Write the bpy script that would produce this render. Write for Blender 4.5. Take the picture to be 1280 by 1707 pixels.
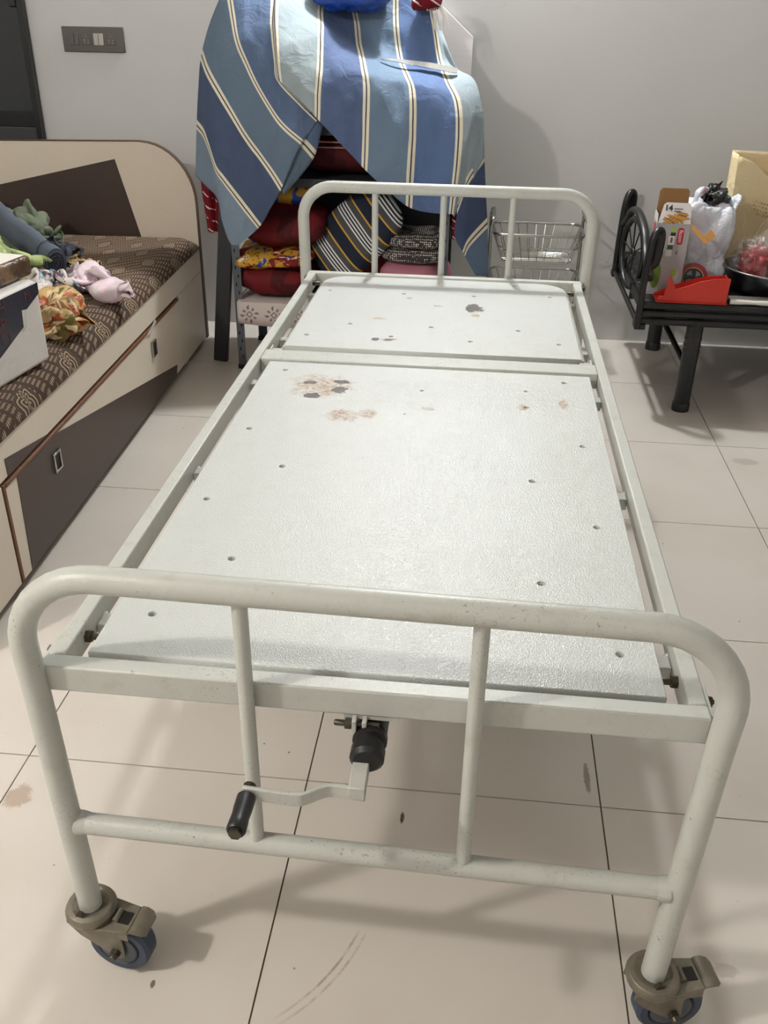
import bpy, math, random
from mathutils import Vector, Matrix, noise
R = math.radians
random.seed(7)
scene = bpy.context.scene
COL = scene.collection
for o in list(bpy.data.objects):
    bpy.data.objects.remove(o, do_unlink=True)

# ---------------------------------------------------------------- camera
cam_d = bpy.data.cameras.new('camera')
cam_d.sensor_fit = 'VERTICAL'
cam_d.sensor_height = 36.0
cam_d.lens = 1518.72 * 36.0 / 1707.0
cam_d.clip_start = 0.02
cam = bpy.data.objects.new('camera', cam_d)
COL.objects.link(cam)
cam.matrix_world = (Matrix.Translation((0.1135, -0.9344, 1.4228)) @ Matrix.Rotation(R(5.6295), 4, 'Z')
                    @ Matrix.Rotation(R(60.613), 4, 'X') @ Matrix.Rotation(R(0.8932), 4, 'Z'))
scene.camera = cam

# ---------------------------------------------------------------- world, lights, exposure
world = bpy.data.worlds.new('world')
scene.world = world
world.use_nodes = True
world.node_tree.nodes['Background'].inputs[0].default_value = (0.75, 0.78, 0.8, 1)
world.node_tree.nodes['Background'].inputs[1].default_value = 0.05
scene.view_settings.view_transform = 'Standard'
scene.view_settings.look = 'None'
scene.view_settings.exposure = -0.08
scene.view_settings.gamma = 1.0
scene.view_settings.use_curve_mapping = False

CEIL = 2.86
LIGHTS = [((-2.2, -1.0, CEIL - 0.12), 190, 0.16, (1.0, 0.965, 0.915)),
          ((-0.06, 3.295, CEIL - 0.12), 210, 0.14, (0.95, 0.98, 1.0)),
          ((1.15, -2.2, CEIL - 0.12), 7, 0.16, (1.0, 0.92, 0.82))]  # third lamp: added weak fill, standing in for light from another room
for loc, power, size, colr in LIGHTS:
    ld = bpy.data.lights.new('bulb_light', 'POINT')
    ld.shadow_soft_size = size / 2
    ld.energy = power
    ld.color = colr
    lo = bpy.data.objects.new('bulb_light', ld)
    lo.location = loc
    COL.objects.link(lo)


# ---------------------------------------------------------------- helpers
def lin(c):
    def f(v):
        v /= 255.0
        return v / 12.92 if v <= 0.04045 else ((v + 0.055) / 1.055) ** 2.4
    return (f(c[0]), f(c[1]), f(c[2]), 1.0)


class NT:
    """small node-tree builder"""
    def __init__(self, name, rough=0.5, metal=0.0, spec=0.5):
        m = bpy.data.materials.new(name)
        m.use_nodes = True
        self.m, self.t = m, m.node_tree
        self.b = self.t.nodes['Principled BSDF']
        self.b.inputs['Roughness'].default_value = rough
        self.b.inputs['Metallic'].default_value = metal
        self.b.inputs['Specular IOR Level'].default_value = spec
        self._c = {}

    def n(self, kind, **kw):
        x = self.t.nodes.new(kind)
        for k, v in kw.items():
            setattr(x, k, v)
        return x

    def put(self, sock, v):
        if hasattr(v, 'links'):
            self.t.links.new(v, sock)
        elif isinstance(v, (tuple, list)) and sock.type == 'RGBA':
            sock.default_value = v if len(v) == 4 else tuple(v) + (1.0,)
        else:
            sock.default_value = v

    def coord(self, which='Object'):
        if which not in self._c:
            if which == 'World':
                self._c[which] = self.n('ShaderNodeNewGeometry').outputs['Position']
            else:
                self._c[which] = self.n('ShaderNodeTexCoord').outputs[which]
        return self._c[which]

    def mapping(self, vec, loc=(0, 0, 0), rot=(0, 0, 0), scale=(1, 1, 1)):
        x = self.n('ShaderNodeMapping')
        self.put(x.inputs['Vector'], vec)
        x.inputs['Location'].default_value = loc
        x.inputs['Rotation'].default_value = rot
        x.inputs['Scale'].default_value = scale
        return x.outputs[0]

    def noise(self, scale, detail=3.0, rough=0.55, vec=None, dist=0.0, out=0):
        x = self.n('ShaderNodeTexNoise')
        self.put(x.inputs['Vector'], vec if vec is not None else self.coord())
        x.inputs['Scale'].default_value = scale
        x.inputs['Detail'].default_value = detail
        x.inputs['Roughness'].default_value = rough
        x.inputs['Distortion'].default_value = dist
        return x.outputs[out]

    def voronoi(self, scale, vec=None, feature='F1', rnd=1.0, out='Distance'):
        x = self.n('ShaderNodeTexVoronoi', feature=feature)
        self.put(x.inputs['Vector'], vec if vec is not None else self.coord())
        x.inputs['Scale'].default_value = scale
        x.inputs['Randomness'].default_value = rnd
        return x.outputs[out]

    def math(self, op, a, b=0.0, c=None, clamp=False):
        x = self.n('ShaderNodeMath', operation=op, use_clamp=clamp)
        self.put(x.inputs[0], a)
        self.put(x.inputs[1], b)
        if c is not None:
            self.put(x.inputs[2], c)
        return x.outputs[0]

    def sep(self, vec):
        x = self.n('ShaderNodeSeparateXYZ')
        self.put(x.inputs[0], vec)
        return x.outputs

    def comb(self, a, b, c=0.0):
        x = self.n('ShaderNodeCombineXYZ')
        for i, v in enumerate((a, b, c)):
            self.put(x.inputs[i], v)
        return x.outputs[0]

    def mix(self, fac, a, b):
        x = self.n('ShaderNodeMix', data_type='RGBA')
        self.put(x.inputs[0], fac)
        self.put(x.inputs[6], a)
        self.put(x.inputs[7], b)
        return x.outputs[2]

    def step(self, v, lo, hi):
        x = self.n('ShaderNodeMapRange', interpolation_type='SMOOTHSTEP')
        self.put(x.inputs['Value'], v)
        x.inputs['From Min'].default_value = lo
        x.inputs['From Max'].default_value = hi
        return x.outputs[0]

    def ramp(self, fac, stops, const=False):
        x = self.n('ShaderNodeValToRGB')
        x.color_ramp.interpolation = 'CONSTANT' if const else 'LINEAR'
        e = x.color_ramp.elements
        while len(e) > 1:
            e.remove(e[-1])
        e[0].position, e[0].color = stops[0]
        for p, c in stops[1:]:
            k = e.new(p)
            k.color = c
        self.put(x.inputs[0], fac)
        return x.outputs[0]

    def bump(self, h, strength=0.3, dist=0.01):
        x = self.n('ShaderNodeBump')
        x.inputs['Strength'].default_value = strength
        x.inputs['Distance'].default_value = dist
        self.put(x.inputs['Height'], h)
        self.put(self.b.inputs['Normal'], x.outputs[0])

    def base(self, c):
        self.put(self.b.inputs['Base Color'], c)
        return self

    def blob(self, vec, cx, cy, rx, ry, nz, amp=0.6):
        """soft-edged irregular patch mask round (cx, cy) on the xy plane"""
        s = self.sep(vec)
        dx = self.math('MULTIPLY', self.math('SUBTRACT', s[0], cx), 1.0 / rx)
        dy = self.math('MULTIPLY', self.math('SUBTRACT', s[1], cy), 1.0 / ry)
        d = self.math('ADD', self.math('MULTIPLY', dx, dx), self.math('MULTIPLY', dy, dy))
        return self.math('ADD', d, self.math('MULTIPLY', self.math('SUBTRACT', nz, 0.5), amp * 4))


def simple(name, col, rough=0.5, metal=0.0, spec=0.5, var=0.06, nscale=14, bump=0.0, bscale=200, bdist=0.002):
    k = NT(name, rough, metal, spec)
    c = lin(col)
    d = tuple(v * (1 - var * 2.5) for v in c[:3]) + (1,)
    k.base(k.mix(k.noise(nscale, 4), d, c))
    if bump:
        k.bump(k.noise(bscale, 2), bump, bdist)
    return k.m


class MB:
    """mesh collector: boxes, tubes, lathes, prisms -> one mesh object"""
    def __init__(self):
        self.v, self.f, self.uv = [], [], None

    def add(self, vs, fs, M=None):
        o = len(self.v)
        self.v += [tuple(M @ Vector(p)) if M else tuple(p) for p in vs]
        self.f += [tuple(i + o for i in q) for q in fs]
        return self

    def box(self, x0, x1, y0, y1, z0, z1, M=None):
        vs = [(x, y, z) for z in (z0, z1) for y in (y0, y1) for x in (x0, x1)]
        return self.add(vs, [(0, 2, 3, 1), (4, 5, 7, 6), (0, 1, 5, 4), (2, 6, 7, 3), (0, 4, 6, 2), (1, 3, 7, 5)], M)

    def tube(self, pts, r, seg=12, closed=False, caps=True, M=None, flat=None):
        pts = [Vector(p) for p in pts]
        n = len(pts)
        rr = r if isinstance(r, (list, tuple)) else [r] * n
        T = []
        for i in range(n):
            a = pts[(i - 1) % n] if (closed or i > 0) else pts[0]
            b = pts[(i + 1) % n] if (closed or i < n - 1) else pts[-1]
            T.append((b - a).normalized())
        up = Vector((0, 0, 1)) if abs(T[0].z) < 0.9 else Vector((0, 1, 0))
        nx = T[0].cross(up).normalized()
        vs, fs = [], []
        for i in range(n):
            nx = (nx - T[i] * nx.dot(T[i])).normalized()
            ny = T[i].cross(nx)
            for k in range(seg):
                a = 2 * math.pi * k / seg
                fx, fy = flat if flat else (1, 1)
                vs.append(pts[i] + (nx * math.cos(a) * fx + ny * math.sin(a) * fy) * rr[i])
        for i in range(n if closed else n - 1):
            j = (i + 1) % n
            for k in range(seg):
                l = (k + 1) % seg
                fs.append((i * seg + k, i * seg + l, j * seg + l, j * seg + k))
        if caps and not closed:
            fs.append(tuple(reversed(range(seg))))
            fs.append(tuple(range((n - 1) * seg, n * seg)))
        return self.add(vs, fs, M)

    def lathe(self, prof, seg=20, M=None, axis='Z'):
        vs, fs = [], []
        for r, z in prof:
            for k in range(seg):
                a = 2 * math.pi * k / seg
                p = (r * math.cos(a), r * math.sin(a), z)
                if axis == 'Y':
                    p = (p[0], p[2], p[1])
                if axis == 'X':
                    p = (p[2], p[0], p[1])
                vs.append(p)
        for i in range(len(prof) - 1):
            for k in range(seg):
                l = (k + 1) % seg
                fs.append((i * seg + k, i * seg + l, (i + 1) * seg + l, (i + 1) * seg + k))
        fs.append(tuple(reversed(range(seg))))
        fs.append(tuple(range((len(prof) - 1) * seg, len(prof) * seg)))
        return self.add(vs, fs, M)

    def prism(self, poly, d0, d1, axis='Z', M=None):
        """polygon in the plane across `axis`, extruded from d0 to d1"""
        def P(a, b, d):
            return {'Z': (a, b, d), 'Y': (a, d, b), 'X': (d, a, b)}[axis]
        n = len(poly)
        vs = [P(a, b, d0) for a, b in poly] + [P(a, b, d1) for a, b in poly]
        fs = [tuple(range(n)), tuple(reversed(range(n, 2 * n)))]
        fs += [(i, i + n, (i + 1) % n + n, (i + 1) % n) for i in range(n)]
        return self.add(vs, fs, M)

    def mesh(self, name, mat, smooth=None):
        me = bpy.data.meshes.new(name)
        me.from_pydata(self.v, [], self.f)
        me.validate()
        import bmesh
        bm = bmesh.new()
        bm.from_mesh(me)
        bmesh.ops.recalc_face_normals(bm, faces=bm.faces)
        bm.to_mesh(me)
        bm.free()
        if mat:
            me.materials.append(mat)
        if smooth is not None:
            for p in me.polygons:
                p.use_smooth = True
            me.set_sharp_from_angle(angle=R(smooth))
        return me

    def obj(self, name, mat, parent=None, smooth=35, bevel=0.0, bseg=2, label=None):
        o = bpy.data.objects.new(name, self.mesh(name, mat, smooth))
        COL.objects.link(o)
        if parent:
            o.parent = parent
        if bevel:
            b = o.modifiers.new('bevel', 'BEVEL')
            b.width = bevel
            b.segments = bseg
            b.limit_method = 'ANGLE'
            b.angle_limit = R(40)
            b.harden_normals = False
        if label:
            o['label'] = label
        return o


def thing(name, label, cat, loc=(0, 0, 0), rz=0.0, group=None):
    o = bpy.data.objects.new(name, None)
    COL.objects.link(o)
    o.location = loc
    o.rotation_euler = (0, 0, rz)
    o.empty_display_size = 0.1
    return tag(o, label, cat, group)


def tag(o, label, cat, group=None):
    o['label'] = label
    o['category'] = cat
    if group:
        o['group'] = group
    return o


def struct(o):
    o['kind'] = 'structure'
    return o


def arc(cx, cz, r, a0, a1, n=8):
    return [(cx + r * math.cos(R(a0 + (a1 - a0) * i / n)), cz + r * math.sin(R(a0 + (a1 - a0) * i / n))) for i in range(n + 1)]


def holed_plate(name, outline, holes, thick, mat, parent, z):
    """flat plate with real round holes (filled 2D curve turned to mesh); top face at z"""
    cu = bpy.data.curves.new(name, 'CURVE')
    cu.dimensions = '2D'
    cu.fill_mode = 'BOTH'
    cu.extrude = thick / 2
    cu.bevel_depth = 0.0015
    cu.bevel_resolution = 1

    def spl(pts):
        s = cu.splines.new('POLY')
        s.points.add(len(pts) - 1)
        for q, p in zip(s.points, pts):
            q.co = (p[0], p[1], 0, 1)
        s.use_cyclic_u = True
    spl(outline)
    for x, y, r in holes:
        spl([(x + r * math.cos(2 * math.pi * k / 14), y + r * math.sin(2 * math.pi * k / 14)) for k in range(14)])
    t = bpy.data.objects.new(name, cu)
    COL.objects.link(t)
    bpy.context.view_layer.update()
    me = bpy.data.meshes.new_from_object(t.evaluated_get(bpy.context.evaluated_depsgraph_get()))
    bpy.data.objects.remove(t, do_unlink=True)
    me.name = name
    me.materials.clear()
    me.materials.append(mat)
    o = bpy.data.objects.new(name, me)
    COL.objects.link(o)
    o.parent = parent
    o.location.z = z - thick / 2
    return o


def text(name, body, size, mat, parent, M, depth=0.0004, bold=0.0):
    cu = bpy.data.curves.new(name, 'FONT')
    cu.body = body
    cu.size = size
    cu.extrude = depth
    cu.offset = bold
    cu.align_x = 'CENTER'
    cu.align_y = 'CENTER'
    t = bpy.data.objects.new(name, cu)
    COL.objects.link(t)
    bpy.context.view_layer.update()
    me = bpy.data.meshes.new_from_object(t.evaluated_get(bpy.context.evaluated_depsgraph_get()))
    bpy.data.objects.remove(t, do_unlink=True)
    me.name = name
    me.materials.clear()
    me.materials.append(mat)
    o = bpy.data.objects.new(name, me)
    COL.objects.link(o)
    o.parent = parent
    o.matrix_local = M
    return o


def cr(p0, p1, p2, p3, t):
    return 0.5 * ((2 * p1) + (p2 - p0) * t + (2 * p0 - 5 * p1 + 4 * p2 - p3) * t * t + (3 * p1 - p0 - 3 * p2 + p3) * t ** 3)


def spline(pts, t):
    n = len(pts) - 1
    i = min(int(t), n - 1)
    u = t - i
    a = pts[i - 1] if i > 0 else pts[0] * 2 - pts[1]
    d = pts[i + 2] if i + 2 <= n else pts[n] * 2 - pts[n - 1]
    return cr(a, pts[i], pts[i + 1], d, u)


def ridged(p, oct=3):
    s, a, f = 0.0, 1.0, 1.0
    for _ in range(oct):
        s += a * (1 - 2 * abs(noise.noise(p * f)))
        a *= 0.5
        f *= 2.1
    return s


def heap(name, mat, size, seed, fold=0.02, freq=9.0, aniso=(1, 1, 1), power=2.4, parent=None, n=44, sag=0.0, warp=0.5, flat=0.35):
    """crumpled cloth lump resting on z=0: rounded body with ridged folds"""
    a, b, c = size
    sv = Vector((seed * 3.1, seed * 1.7, seed * 0.9))
    vs, fs = [], []
    rows = n // 2
    for i in range(rows + 1):
        th = math.pi * i / rows
        for k in range(n):
            ph = 2 * math.pi * k / n
            def se(v, e):
                return math.copysign(abs(v) ** e, v)
            e = 2.0 / power
            d = Vector((se(math.cos(ph), e) * math.sin(th) ** e, se(math.sin(ph), e) * math.sin(th) ** e, se(math.cos(th), e)))
            p = Vector((d.x * a, d.y * b, d.z * c * 0.5 + c * 0.5))
            q = Vector((p.x * aniso[0], p.y * aniso[1], p.z * aniso[2])) * freq + sv
            q = q + Vector((noise.noise(q * 0.6), noise.noise(q * 0.6 + Vector((9, 0, 0))), noise.noise(q * 0.6 + Vector((0, 9, 0))))) * warp
            w = abs(noise.noise(q)) + 0.5 * abs(noise.noise(q * 2.1 + sv)) + 0.22 * abs(noise.noise(q * 4.3))
            p += Vector((d.x, d.y, d.z * 0.9)) * (w - 0.42) * fold * 2.6
            lob = noise.noise(Vector((math.cos(ph), math.sin(ph), 0)) * 1.3 + sv)
            p.x *= 1 + 0.22 * lob
            p.y *= 1 + 0.22 * lob
            p.z = max(p.z, 0.0 if i > rows * flat else p.z)
            if p.z < 0.002:
                p.z = 0.001 * (i % 2)
            if sag:
                p.z += sag * 0
            vs.append(p)
    for i in range(rows):
        for k in range(n):
            l = (k + 1) % n
            fs.append((i * n + k, (i + 1) * n + k, (i + 1) * n + l, i * n + l))
    o = MB().add(vs, fs).obj(name, mat, parent, smooth=80)
    ul = o.data.uv_layers.new(name='UVMap')
    for l in o.data.loops:
        ul.data[l.index].uv = (abs((l.vertex_index % n) / n - 0.5) * 2, (l.vertex_index // n) / rows)
    return o


def pillow(name, mat, size, parent=None, n=22, wob=0.006, seed=1, power=4.0, fold=0.0):
    """soft folded / stuffed block, base at z=0"""
    a, b, c = size[0] / 2, size[1] / 2, size[2] / 2
    vs, fs = [], []
    m = n * 2
    for i in range(n + 1):
        th = math.pi * i / n
        for k in range(m):
            ph = 2 * math.pi * k / m
            def se(v, e):
                return math.copysign(abs(v) ** e, v)
            e = 2.0 / power
            ev = 0.75
            p = Vector((se(math.cos(ph), e) * math.sin(th) ** ev * a, se(math.sin(ph), e) * math.sin(th) ** ev * b, se(math.cos(th), ev) * c + c))
            q = p * 11 + Vector((seed * 5.0, seed, 0))
            p += Vector((noise.noise(q), noise.noise(q + Vector((5, 5, 5))), noise.noise(q + Vector((0, 7, 0))))) * wob
            if fold:
                p += Vector((0, 0, 1)) * fold * ridged(Vector((p.x * 5, p.y * 14, p.z * 9 + seed)), 2) * math.sin(th)
            vs.append(p)
    for i in range(n):
        for k in range(m):
            l = (k + 1) % m
            fs.append((i * m + k, (i + 1) * m + k, (i + 1) * m + l, i * m + l))
    return MB().add(vs, fs).obj(name, mat, parent, smooth=80)



# crumpled-cloth shapes: settled grids of folded fabric (row width, millimetre coordinates)
CLOTH = {
  'a': (26, [
    91, 99, 16, 97, 102, 23, 90, 102, 28, 79, 102, 27, 82, 100, 18, 67, 92, 13, 52, 77, 8, 43, 66, 3, 47, 62, 3, 56, 77, 1, 62, 87, 3, 61, 76, 8,
    63, 65, 7, 76, 57, 9, 73, 42, 21, 82, 27, 21, 108, 11, 15, 112, 8, 23, 122, 5, 39, 134, 11, 47, 150, 14, 45, 153, 12, 30, 146, 25, 25, 160, 27, 10,
    149, 8, 0, 134, 17, 7, 133, 25, 4, 86, 115, 9, 95, 113, 4, 102, 111, 13, 85, 108, 23, 66, 94, 19, 38, 72, 16, 24, 47, 24, 24, 32, 34, 33, 30, 34,
    50, 51, 24, 63, 69, 20, 70, 69, 18, 71, 60, 20, 70, 57, 2, 85, 37, 7, 90, 36, 18, 104, 30, 7, 115, 30, 8, 126, 19, 15, 132, 8, 28, 141, 7, 40,
    143, 9, 32, 149, 25, 31, 153, 34, 11, 148, 21, 5, 145, 12, 10, 138, 14, 11, 86, 127, 11, 96, 131, 4, 107, 124, 3, 91, 113, 21, 50, 96, 17, 20, 62, 27,
    4, 31, 36, 5, 20, 47, 21, 29, 46, 49, 48, 42, 64, 57, 32, 75, 61, 34, 81, 58, 30, 77, 71, 8, 90, 48, 10, 95, 44, 16, 108, 48, 11, 115, 50, 8,
    122, 43, 5, 125, 28, 18, 129, 22, 38, 140, 19, 38, 137, 24, 26, 141, 37, 14, 140, 26, 4, 142, 20, 12, 145, 14, 21, 92, 132, 22, 92, 126, 13, 96, 121, 16,
    85, 118, 30, 46, 94, 27, 18, 65, 36, 5, 44, 45, 11, 37, 53, 30, 51, 41, 53, 62, 35, 66, 63, 39, 79, 64, 42, 86, 65, 33, 85, 73, 10, 95, 56, 15,
    103, 57, 19, 108, 58, 13, 118, 59, 8, 126, 53, 16, 123, 39, 31, 136, 26, 49, 138, 16, 54, 132, 19, 37, 142, 35, 27, 144, 32, 21, 153, 27, 26, 166, 23, 26,
    87, 142, 20, 70, 139, 20, 61, 131, 21, 54, 119, 27, 33, 101, 36, 19, 81, 44, 22, 67, 45, 31, 61, 46, 51, 66, 47, 64, 74, 38, 71, 70, 32, 85, 75, 35,
    92, 71, 24, 96, 75, 10, 101, 71, 19, 105, 67, 28, 111, 62, 27, 113, 58, 21, 120, 52, 26, 127, 42, 47, 127, 18, 68, 131, 5, 69, 129, 10, 50, 140, 28, 40,
    153, 40, 32, 161, 34, 39, 175, 35, 43, 59, 137, 40, 53, 128, 50, 50, 119, 47, 56, 113, 44, 51, 112, 49, 45, 101, 55, 46, 92, 44, 54, 85, 43, 68, 84, 48,
    78, 83, 42, 78, 83, 31, 85, 82, 20, 94, 85, 20, 102, 80, 16, 107, 77, 25, 113, 69, 27, 119, 62, 25, 123, 57, 29, 116, 54, 34, 117, 37, 49, 116, 16, 64,
    119, 7, 64, 129, 24, 50, 145, 49, 37, 163, 58, 35, 170, 50, 40, 172, 44, 59, 60, 137, 56, 55, 130, 65, 60, 123, 65, 68, 120, 49, 67, 126, 45, 69, 124, 56,
    70, 113, 56, 76, 109, 50, 86, 103, 46, 94, 98, 38, 97, 98, 31, 101, 97, 20, 108, 92, 24, 109, 89, 19, 111, 82, 22, 116, 73, 34, 120, 66, 29, 129, 64, 27,
    126, 65, 33, 114, 50, 37, 113, 34, 38, 120, 33, 34, 137, 44, 19, 164, 56, 16, 172, 63, 29, 181, 65, 49, 180, 56, 70, 62, 143, 47, 68, 134, 46, 76, 136, 51,
    82, 129, 54, 80, 128, 56, 76, 132, 62, 74, 129, 66, 77, 119, 67, 86, 109, 60, 101, 102, 47, 111, 114, 30, 124, 113, 26, 122, 109, 19, 125, 100, 15, 118, 86, 15,
    117, 81, 22, 124, 79, 26, 128, 77, 22, 136, 79, 18, 134, 77, 13, 137, 70, 12, 148, 70, 9, 159, 68, 5, 175, 67, 12, 186, 61, 31, 193, 67, 58, 189, 65, 80,
    70, 148, 43, 88, 125, 42, 92, 115, 52, 88, 121, 60, 86, 128, 63, 84, 133, 69, 80, 137, 71, 75, 140, 73, 83, 121, 74, 101, 103, 60, 122, 123, 31, 140, 131, 15,
    141, 120, 12, 133, 108, 19, 124, 91, 17, 128, 82, 11, 140, 91, 15, 146, 95, 23, 162, 103, 23, 170, 117, 13, 177, 116, 11, 181, 107, 17, 179, 89, 8, 183, 74, 16,
    194, 75, 39, 202, 71, 68, 201, 68, 87, 88, 147, 43, 100, 119, 47, 101, 114, 56, 93, 127, 62, 83, 138, 65, 90, 140, 71, 86, 139, 82, 80, 148, 77, 90, 129, 74,
    112, 111, 64, 135, 137, 33, 157, 143, 16, 156, 131, 15, 141, 118, 23, 131, 98, 25, 131, 94, 14, 148, 108, 15, 161, 114, 21, 179, 121, 24, 190, 135, 21, 201, 139, 19,
    204, 127, 13, 195, 98, 16, 191, 70, 15, 203, 75, 43, 206, 79, 72, 209, 76, 90, 92, 140, 50, 100, 127, 52, 102, 128, 61, 91, 142, 61, 85, 148, 74, 96, 138, 80,
    98, 135, 85, 91, 139, 89, 96, 124, 81, 132, 133, 55, 156, 153, 29, 174, 152, 14, 168, 139, 16, 155, 128, 22, 147, 117, 29, 150, 107, 30, 160, 115, 28, 173, 126, 28,
    187, 128, 29, 198, 129, 27, 210, 135, 30, 211, 126, 17, 204, 94, 5, 200, 73, 19, 209, 70, 46, 215, 77, 78, 213, 91, 91, 82, 138, 60, 88, 135, 53, 101, 139, 60,
    89, 148, 73, 93, 146, 86, 95, 145, 78, 106, 136, 80, 110, 134, 89, 115, 125, 79, 146, 139, 61, 163, 155, 36, 181, 154, 31, 173, 145, 27, 170, 137, 24, 167, 131, 32,
    162, 124, 38, 170, 116, 38, 184, 116, 34, 197, 124, 40, 211, 118, 29, 223, 122, 28, 220, 112, 7, 210, 80, 11, 210, 70, 19, 210, 82, 45, 221, 82, 80, 221, 94, 94,
    80, 152, 66, 80, 146, 56, 101, 147, 53, 102, 146, 83, 101, 153, 88, 94, 150, 74, 101, 137, 70, 111, 135, 76, 122, 130, 78, 133, 127, 80, 150, 129, 55, 163, 142, 50,
    169, 137, 55, 173, 126, 55, 181, 124, 49, 182, 119, 44, 180, 112, 51, 186, 103, 48, 198, 101, 43, 208, 106, 32, 220, 106, 19, 223, 96, 10, 224, 69, 7, 222, 70, 36,
    221, 86, 59, 224, 93, 80, 231, 91, 90, 81, 162, 64, 71, 156, 62, 94, 151, 51, 106, 148, 85, 109, 149, 87, 103, 155, 81, 97, 159, 72, 102, 160, 73, 117, 150, 78,
    134, 138, 80, 138, 123, 88, 151, 115, 78, 162, 109, 87, 172, 106, 91, 183, 106, 76, 194, 115, 62, 203, 115, 57, 207, 106, 65, 211, 98, 56, 209, 90, 44, 214, 85, 27,
    228, 82, 18, 241, 64, 15, 236, 72, 49, 233, 83, 73, 236, 97, 76, 238, 102, 84, 81, 174, 62, 73, 168, 61, 93, 165, 52, 115, 147, 79, 123, 149, 90, 122, 155, 93,
    118, 152, 101, 119, 160, 102, 122, 168, 80, 135, 150, 77, 142, 140, 92, 154, 136, 93, 166, 132, 97, 177, 127, 98, 189, 123, 92, 200, 119, 88, 211, 118, 83, 221, 119, 72,
    213, 110, 52, 216, 98, 41, 226, 85, 34, 240, 78, 28, 254, 76, 23, 251, 75, 44, 247, 81, 62, 246, 94, 68, 248, 104, 76, 85, 189, 50, 88, 178, 51, 91, 175, 61,
    116, 162, 72, 132, 154, 88, 135, 149, 100, 140, 144, 117, 138, 152, 123, 131, 170, 96, 138, 154, 70, 149, 140, 82, 158, 145, 84, 166, 136, 85, 183, 137, 79, 193, 135, 80,
    208, 137, 88, 224, 133, 87, 233, 122, 76, 224, 113, 55, 222, 104, 36, 234, 97, 34, 249, 91, 25, 261, 84, 29, 261, 80, 44, 261, 84, 57, 253, 101, 64, 253, 109, 80,
    93, 204, 48, 99, 193, 50, 100, 188, 61, 114, 176, 78, 131, 166, 101, 142, 160, 109, 151, 149, 124, 152, 158, 134, 144, 166, 112, 139, 168, 73, 149, 148, 72, 156, 148, 76,
    168, 144, 74, 180, 127, 69, 191, 124, 71, 208, 130, 81, 226, 137, 76, 243, 135, 73, 234, 125, 57, 232, 116, 36, 238, 103, 35, 245, 91, 41, 256, 93, 41, 268, 95, 43,
    267, 95, 52, 264, 98, 65, 262, 105, 69, 94, 222, 43, 107, 209, 50, 111, 201, 57, 112, 193, 79, 127, 179, 108, 135, 169, 119, 145, 164, 121, 159, 158, 122, 151, 155, 110,
    146, 168, 91, 147, 162, 73, 153, 160, 83, 171, 146, 71, 185, 128, 55, 196, 127, 65, 209, 144, 77, 230, 142, 89, 247, 132, 82, 247, 125, 59, 239, 116, 41, 247, 105, 31,
    258, 105, 49, 268, 113, 66, 277, 107, 72, 281, 106, 66, 278, 96, 63, 270, 90, 60, 99, 237, 39, 113, 226, 50, 121, 216, 50, 121, 198, 64, 131, 188, 95, 138, 182, 109,
    144, 180, 122, 151, 165, 113, 157, 156, 107, 150, 167, 101, 148, 167, 86, 158, 157, 76, 180, 147, 75, 192, 134, 56, 204, 128, 58, 218, 146, 72, 238, 151, 90, 257, 136, 86,
    257, 123, 66, 251, 115, 48, 260, 106, 39, 272, 115, 53, 287, 113, 72, 303, 104, 79, 299, 100, 68, 288, 105, 60, 282, 92, 57, 105, 235, 20, 111, 228, 24, 121, 227, 20,
    125, 209, 37, 133, 189, 68, 142, 188, 94, 152, 185, 119, 154, 168, 117, 161, 165, 104, 149, 172, 92, 151, 176, 76, 157, 164, 72, 179, 157, 71, 199, 143, 66, 209, 135, 60,
    221, 146, 68, 240, 151, 76, 257, 144, 71, 269, 130, 63, 263, 120, 49, 273, 114, 43, 277, 119, 58, 295, 114, 68, 313, 109, 74, 312, 105, 64, 298, 109, 57, 286, 107, 52,
    102, 252, 9, 109, 254, 11, 117, 255, 14, 128, 235, 21, 135, 200, 44, 143, 195, 77, 158, 189, 108, 158, 174, 116, 155, 179, 100, 157, 169, 92, 161, 175, 80, 161, 176, 67,
    173, 163, 60, 190, 141, 61, 206, 140, 56, 220, 150, 59, 233, 147, 57, 242, 139, 46, 258, 133, 42, 270, 129, 47, 279, 122, 43, 284, 126, 57, 296, 122, 63, 302, 119, 67,
    304, 119, 63, 303, 117, 53, 293, 116, 53, 109, 263, 18, 110, 270, 11, 121, 265, 5, 129, 248, 16, 137, 217, 25, 146, 197, 52, 160, 196, 90, 162, 179, 101, 154, 185, 94,
    158, 178, 85, 167, 170, 79, 173, 173, 62, 175, 164, 52, 188, 140, 47, 209, 137, 46, 212, 148, 45, 226, 146, 41, 231, 141, 31, 243, 133, 22, 266, 132, 30, 283, 131, 45,
    290, 132, 51, 296, 133, 61, 304, 134, 58, 309, 133, 56, 309, 128, 56, 299, 126, 53, 111, 254, 28, 118, 262, 26, 131, 265, 26, 138, 256, 22, 142, 236, 21, 144, 209, 40,
    158, 201, 67, 169, 190, 86, 171, 178, 83, 176, 181, 74, 180, 172, 65, 186, 167, 53, 190, 161, 46, 194, 147, 57, 204, 145, 39, 213, 142, 35, 220, 154, 40, 236, 154, 33,
    242, 147, 22, 266, 146, 33, 295, 140, 43, 301, 136, 47, 301, 139, 53, 306, 132, 47, 315, 133, 53, 316, 136, 62, 313, 128, 57, 126, 242, 46, 131, 237, 42, 139, 241, 53,
    151, 241, 44, 151, 233, 37, 149, 214, 39, 160, 199, 55, 163, 186, 66, 179, 185, 69, 187, 175, 65, 194, 165, 65, 195, 154, 59, 204, 159, 53, 209, 156, 46, 196, 159, 35,
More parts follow.
